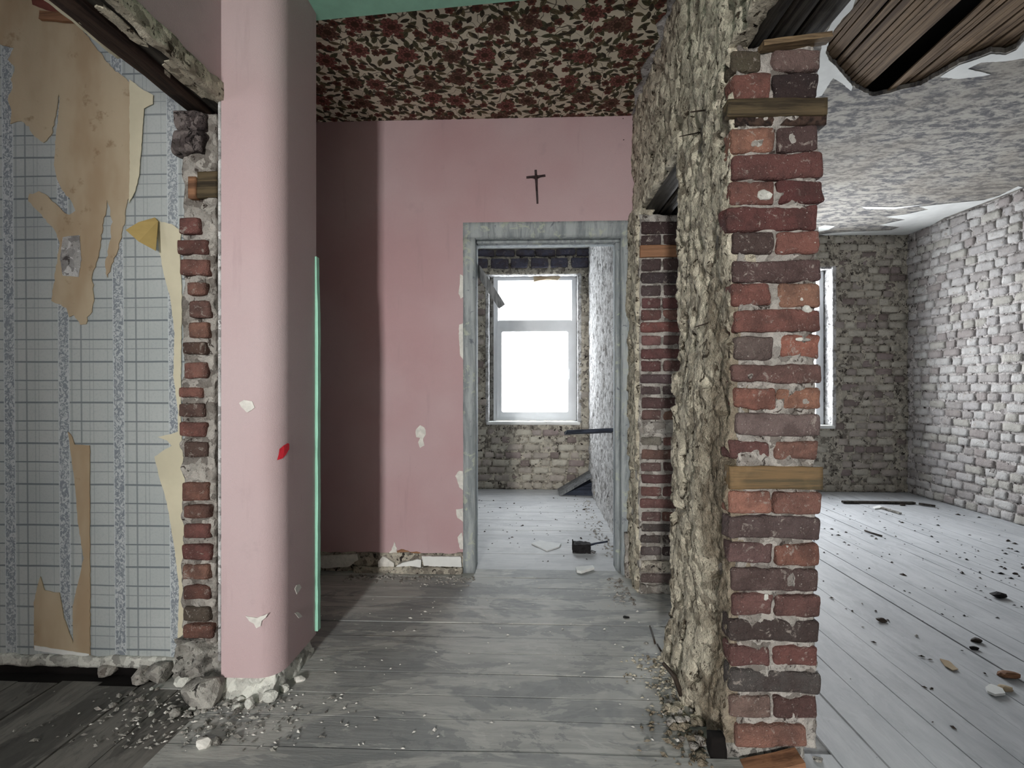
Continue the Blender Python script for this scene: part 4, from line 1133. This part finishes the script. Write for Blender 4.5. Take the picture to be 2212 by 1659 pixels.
# propped board in the far corner
pt = PZ(1207, 1063, .005); pe = PY(1274, 1018, pt.y + .10)
o = link('propped_board', plank_mesh('propped_board', pt + Vector((0, -.02, .0)), pe + Vector((0, -.12, 0)), (0, 1, 0), .26, .02, 7, .003), MT['grey_plank']); thing(o, 'pale board propped up at a slant in the corner under the window', 'board')
q = PZ(1262, 1062, 0)
V = [pt + Vector((.03, -.12, 0)), Vector((q.x + .06, pt.y - .12, 0)), Vector((q.x + .06, pt.y - .12, pe.z - .06))]
o = link('dark_box_side', poly_sheet('dark_box_side', V, (0, 1, 0), .22), MT['dark_wood']); thing(o, 'dark wedge of timber lying under the slanted board', 'timber')
o = link('rag', lump_mesh('rag', .06, 12, 2, (1, .8, .9)), MT['mortar_dark'], None, PZ(1268, 1062, 0) + Vector((.06, -.34, .045))); thing(o, 'lump of grey rubble beside the dark timber wedge in the far corner', 'rubble')

# sheets on the floor beyond the door
def floor_sheet(name, pts, m, label, cat, th=.004, lift=.001, grp=None, jag=.001, tilt=0, z=0):
    P = [PZ(x_, y_, 0) for x_, y_ in pts]; c = sum(P, Vector()) / len(P)
    P = [Vector((p.x - c.x, p.y - c.y, lift + z + tilt * (p.y - c.y) + abs(tilt) * .06)) for p in P]
    o = link(name, poly_sheet(name, P, (0, 0, 1), th, jag, len(pts)), m, None, (c.x, c.y, .001)); return thing(o, label, cat, grp)
floor_sheet('card_piece', [(1148, 1176), (1166, 1170), (1212, 1177), (1208, 1183), (1182, 1192)], MT['card'], 'flat white pointed piece of card on the floor inside the doorway', 'card', .008)
floor_sheet('plaster_shard', [(1243, 1230), (1280, 1227), (1284, 1231), (1256, 1240), (1246, 1238)], MT['white_paint'], 'long white plaster shard on the threshold below the brush', 'plaster', .014)
# brush
bp = PZ(1256, 1192, 0)
br = link('hand_brush', None, None, loc=bp); thing(br, 'black hand brush with a thin handle lying on the floor inside the doorway', 'brush')
V, Q = box_grid((-.055, -.03, .0), (.055, .03, .055), .012); V = V + noise_vec(V, (.007, .006, .010), 40, 2)
link('bristles', mesh_from('bristles', V, Q), MT['black'], br)
link('handle', bar_mesh('handle', [(.04, .0, .04), (.10, .03, .045), (.17, .05, .05)], [.008, .006, .006]), MT['dark_wood'], br)
link('wire_loop', bar_mesh('wire_loop', [(.05, -.02, .012), (.075, -.04, .008), (.085, -.02, .008), (.06, .0, .01)], [.003] * 4, 5), MT['iron'], br)
link('bristle_tuft', bar_mesh('bristle_tuft', [(-.05, 0, .03), (-.055, .01, .075)], [.008, .003], 5), MT['black'], br)

# stick by the foot of the near pier
a = PX(1477, 1500, XP0 - .07); a = PZ(1472, 1502, 0.02); b = PY(1432, 1432, a.y + .02)
o = link('stick', bar_mesh('stick', [a, a.lerp(b, .55) + Vector((.01, 0, .006)), b], [.009, .008, .006]), MT['iron']); thing(o, 'dark bent stick poking up from the rubble at the foot of the near pier', 'stick')
def stick(pts, r0, m, label, cat='stick', grp=None, z=.006):
    P = [PZ(x_, y_, z) for x_, y_ in pts]; c = P[0].copy(); c.z = 0
    o = link('stick', bar_mesh('stick', [p - c for p in P], [r0] * len(P), 6), m, None, c); return thing(o, label, cat, grp)
stick([(1404, 1353), (1412, 1378), (1415, 1390)], .004, MT['iron'], 'thin dark twig lying between the two piers, farther one')
stick([(1420, 1392), (1428, 1406)], .004, MT['iron'], 'short dark twig lying just nearer than the thin one between the piers')
stick([(1868, 1146), (1886, 1152), (1905, 1158)], .006, MT['iron'], 'short brown stick on the pale floor of the right room')
o = link('floor_lath', plank_mesh('floor_lath', PZ(1820, 1084, .012), PZ(1975, 1086, .012), (0, 1, 0), .035, .016, 4), MT['beam']); thing(o, 'long dark lath lying along the foot of the far wall in the right room', 'lath')
o = link('floor_lath', plank_mesh('floor_lath', PZ(1905, 1097, .01), PZ(1945, 1109, .01), (0, 1, 0), .025, .012, 4), MT['rubble']); thing(o, 'pale grey lath lying slantwise in front of the long dark lath', 'lath')
o = link('floor_lath', plank_mesh('floor_lath', PZ(1985, 1088, .012), PZ(2020, 1093, .012), (0, 1, 0), .03, .014, 4), MT['beam']); thing(o, 'short dark lath by the corner of the right room', 'lath')
floor_sheet('paper_scrap', [(1885, 1098), (1900, 1094), (1907, 1099), (1890, 1101)], MT['white_paint'], 'small white scrap in front of the long dark lath', 'paper', .01)
o = link('orange_lath', plank_mesh('orange_lath', PY(1610, 1664, Y1 - .03), PY(1730, 1638, Y1 - .03), (0, 1, .1), .05, .02, 8, .003), MT['orange_wood'], None); thing(o, 'orange-brown piece of wood leaning at the base of the near pier', 'wood')
# black hole in the pier foot with its dark timber
hx = px_block('foot_cavity', 1537, 1592, 1568, 1665, Y1 + .0, .03, MT['void'], wall_p, 'black hollow at the foot of the near pier', .008, .01)

# rubble, each chunk its own thing
rs = random.Random(42)
def chunk(px, py, r_, m, label, grp=None, squash=(1, 1, .75), cat='rubble', sub=2, name='rubble_chunk', seed=None):
    p = PZ(px, py, 0); sd = seed if seed is not None else rs.randrange(1000)
    me = lump_mesh(name, r_, sd, sub, squash)
    zmin = min(v.co.z for v in me.vertices)
    o = link(name, me, MT[m], None, (p.x, p.y, -zmin - .003)); return thing(o, label, cat, grp)
big = [(440, 1520, .068, 'rubble', 'big round grey mortar lump at the foot of the brick jamb'), (352, 1466, .050, 'rubble', 'grey rubble lump under the wallpaper edge, farthest from the jamb'), (400, 1478, .036, 'white_lump', 'white lime lump between two grey lumps below the wallpaper'),
       (468, 1490, .042, 'rubble', 'grey lump right below the gap between jamb and pink column'), (235, 1456, .036, 'mortar', 'pale broken plaster lump in the dark gap below the grey wallpaper'), (305, 1470, .038, 'mortar', 'cream plaster lump in the gap under the wallpaper, beside the big rubble'),
       (585, 1512, .028, 'white_lump', 'white crumbly lump at the front corner of the pink column foot'), (540, 1526, .022, 'white_lump', 'white crumbly lump in front of the pink column foot'), (512, 1532, .018, 'white_lump', 'smaller white lump near the grey boulder at the column foot'), (616, 1492, .020, 'white_lump', 'white lump tucked under the side of the pink column'),
       (380, 1545, .020, 'rubble', 'small grey lump in front of the big round mortar lump'), (440, 1612, .024, 'white_chip', 'square white plaster bit alone on the near floor'), (470, 1606, .016, 'rubble', 'dark bit just behind the square white plaster bit')]
for i, (px, py, r_, m_, lb) in enumerate(big):
    chunk(px, py, r_, m_, lb, 'rubble at the foot of the left wall', seed=i * 7 + 3)
for i in range(46):
    px = rs.gauss(455, 80); py = rs.uniform(1492, 1560) + abs(px - 450) * -.12
    k_ = rs.choice(('rubble', 'rubble', 'white_lump', 'mortar')); w_ = {'rubble': 'dull grey', 'white_lump': 'white lime', 'mortar': 'pale mortar'}[k_]
    chunk(px, py, rs.uniform(.006, .017), k_, 'small ' + w_ + ' crumb on the floor below the brick jamb', w_ + ' crumbs below the brick jamb', sub=1, name='mortar_crumb')
for i in range(40):
    px = rs.uniform(1442, 1520); py = 1500 + (px - 1400) * rs.uniform(.4, 1.4)
    k_ = rs.choice(('plaster', 'plaster', 'mortar')); w_ = {'plaster': 'yellowish plaster', 'mortar': 'grey mortar'}[k_]
    chunk(px, min(py, 1655), rs.uniform(.008, .022), k_, 'small ' + w_ + ' crumb in the heap at the foot of the near pier', w_ + ' crumbs at the foot of the near pier', sub=1, name='plaster_crumb')
for i, (px, py, r_, m_, lb) in enumerate(((1353, 1335, .014, 'black', 'black pebble on the hall floor between the doorway and the near pier'), (1395, 1390, .010, 'rubble', 'small grey chip near the thin twig'), (648, 1470, .020, 'white_chip', 'white splinter of plaster at the side of the column foot'),
                                        (2155, 1289, .034, 'black', 'black oval lump on the pale floor of the right room'), (1904, 1342, .020, 'iron', 'dark crumpled leaf on the pale floor nearest the pier'),
                                        (2108, 1386, .020, 'iron', 'dark flake on the right room floor, farther of two'), (2104, 1402, .016, 'black', 'dark flake on the right room floor, nearer of two'), (2180, 1462, .030, 'orange_wood', 'orange-red brick fragment at the right edge of the pale floor'),
                                        (2172, 1490, .022, 'beige', 'brown chip behind the pale shell-like shard'), (2192, 1240, .014, 'iron', 'dark chip on the pale floor near the whitewashed wall'), (1950, 1092, .022, 'iron', 'dark crumb by the long dark lath'),
                                        (1768, 1642, .014, 'rubble', 'grey crumb beside the base of the near pier'))):
    chunk(px, py, r_, m_, lb, None, (1.2, .8, .5), seed=i + 60)
floor_sheet('shard', [(2128, 1490), (2140, 1483), (2165, 1492), (2172, 1503), (2150, 1506), (2132, 1498)], MT['white_paint'], 'pale curved shard beside the brick fragment on the right floor', 'plaster', .008)
floor_sheet('shard', [(2030, 1425), (2050, 1430), (2070, 1448), (2058, 1450), (2040, 1440)], MT['beige'], 'thin brown flake on the right floor left of the brick fragment', 'flake', .003)
# scattered specks: nobody could count them
def specks(name, label, seed, sets):
    r2 = random.Random(seed); VV = []; FF = []; MI = []; k = 0; mats = []
    for n, gen, m, rmin, rmax in sets:
        if m not in mats: mats.append(m)
        for i in range(n):
            p = gen(r2)
            while any((p[0] - q.x) ** 2 + (p[1] - q.y) ** 2 < .02 for q in KEEP): p = gen(r2)
            r_ = r2.uniform(rmin, rmax) * (1 if r2.random() < .85 else 1.8); a = r2.uniform(0, 3.14)
            for dx, dy, dz in ((1, 0, 0), (-.2, .8, 0), (-.9, -.1, 0), (.1, -.8, 0), (0, 0, .6)):
                x_, y_ = dx * math.cos(a) - dy * .6 * math.sin(a), dx * math.sin(a) + dy * .6 * math.cos(a)
                VV.append((p[0] + x_ * r_ * 1.4, p[1] + y_ * r_, .0012 + dz * r_))
            FF += [(k, k + 1, k + 4), (k + 1, k + 2, k + 4), (k + 2, k + 3, k + 4), (k + 3, k, k + 4)]; k += 5; MI += [mats.index(m)] * 4
    o = link(name, mesh_from(name, VV, FF), MT[mats[0]], kind='stuff')
    for m in mats[1:]: o.data.materials.append(MT[m])
    o.data.polygons.foreach_set('material_index', MI); return thing(o, label, 'debris')
KEEP = [PZ(1180, 1183), PZ(1265, 1234), PZ(1256, 1190)]
U = lambda a, b, c, d: (lambda r2: (r2.uniform(a, b), r2.uniform(c, d)))
specks('debris_specks', 'dark specks of debris scattered over the pale right floor', 1, [
    (230, U(1.2, 3.5, 1.5, 4.6), 'iron', .003, .010), (190, lambda r2: (min(3.6, r2.gauss(3.0, .35)), r2.gauss(2.4, .7)), 'black', .003, .009), (120, U(1.0, 3.5, 1.4, 4.6), 'rubble', .003, .008)])
specks('debris_specks', 'dark specks scattered on the bright floor beyond the doorway', 3, [
    (110, U(-.5, .55, 2.86, 4.6), 'iron', .003, .008), (150, lambda r2: (.53 - abs(r2.gauss(0, .06)), r2.uniform(2.86, 4.4)), 'mortar', .003, .010)])
specks('plaster_dust', 'pale plaster and mortar flecks scattered on the worn hall boards', 4, [
    (170, U(-1.0, .5, 1.35, 2.64), 'white_chip', .002, .006), (300, lambda r2: (r2.gauss(-1.05, .22), r2.uniform(1.36, 1.60)), 'rubble', .003, .009), (120, lambda r2: (r2.gauss(-1.0, .2), r2.uniform(1.38, 1.66)), 'white_chip', .002, .006),
    (280, lambda r2: (.50 - abs(r2.gauss(0, .06)), r2.uniform(1.35, 1.9)), 'plaster', .003, .010), (90, lambda r2: (.50 - abs(r2.gauss(0, .05)), r2.uniform(2.3, 2.65)), 'mortar', .003, .010),
    (200, lambda r2: (r2.uniform(-1.0, -.3), 2.64 - abs(r2.gauss(0, .05))), 'mortar', .003, .009)])
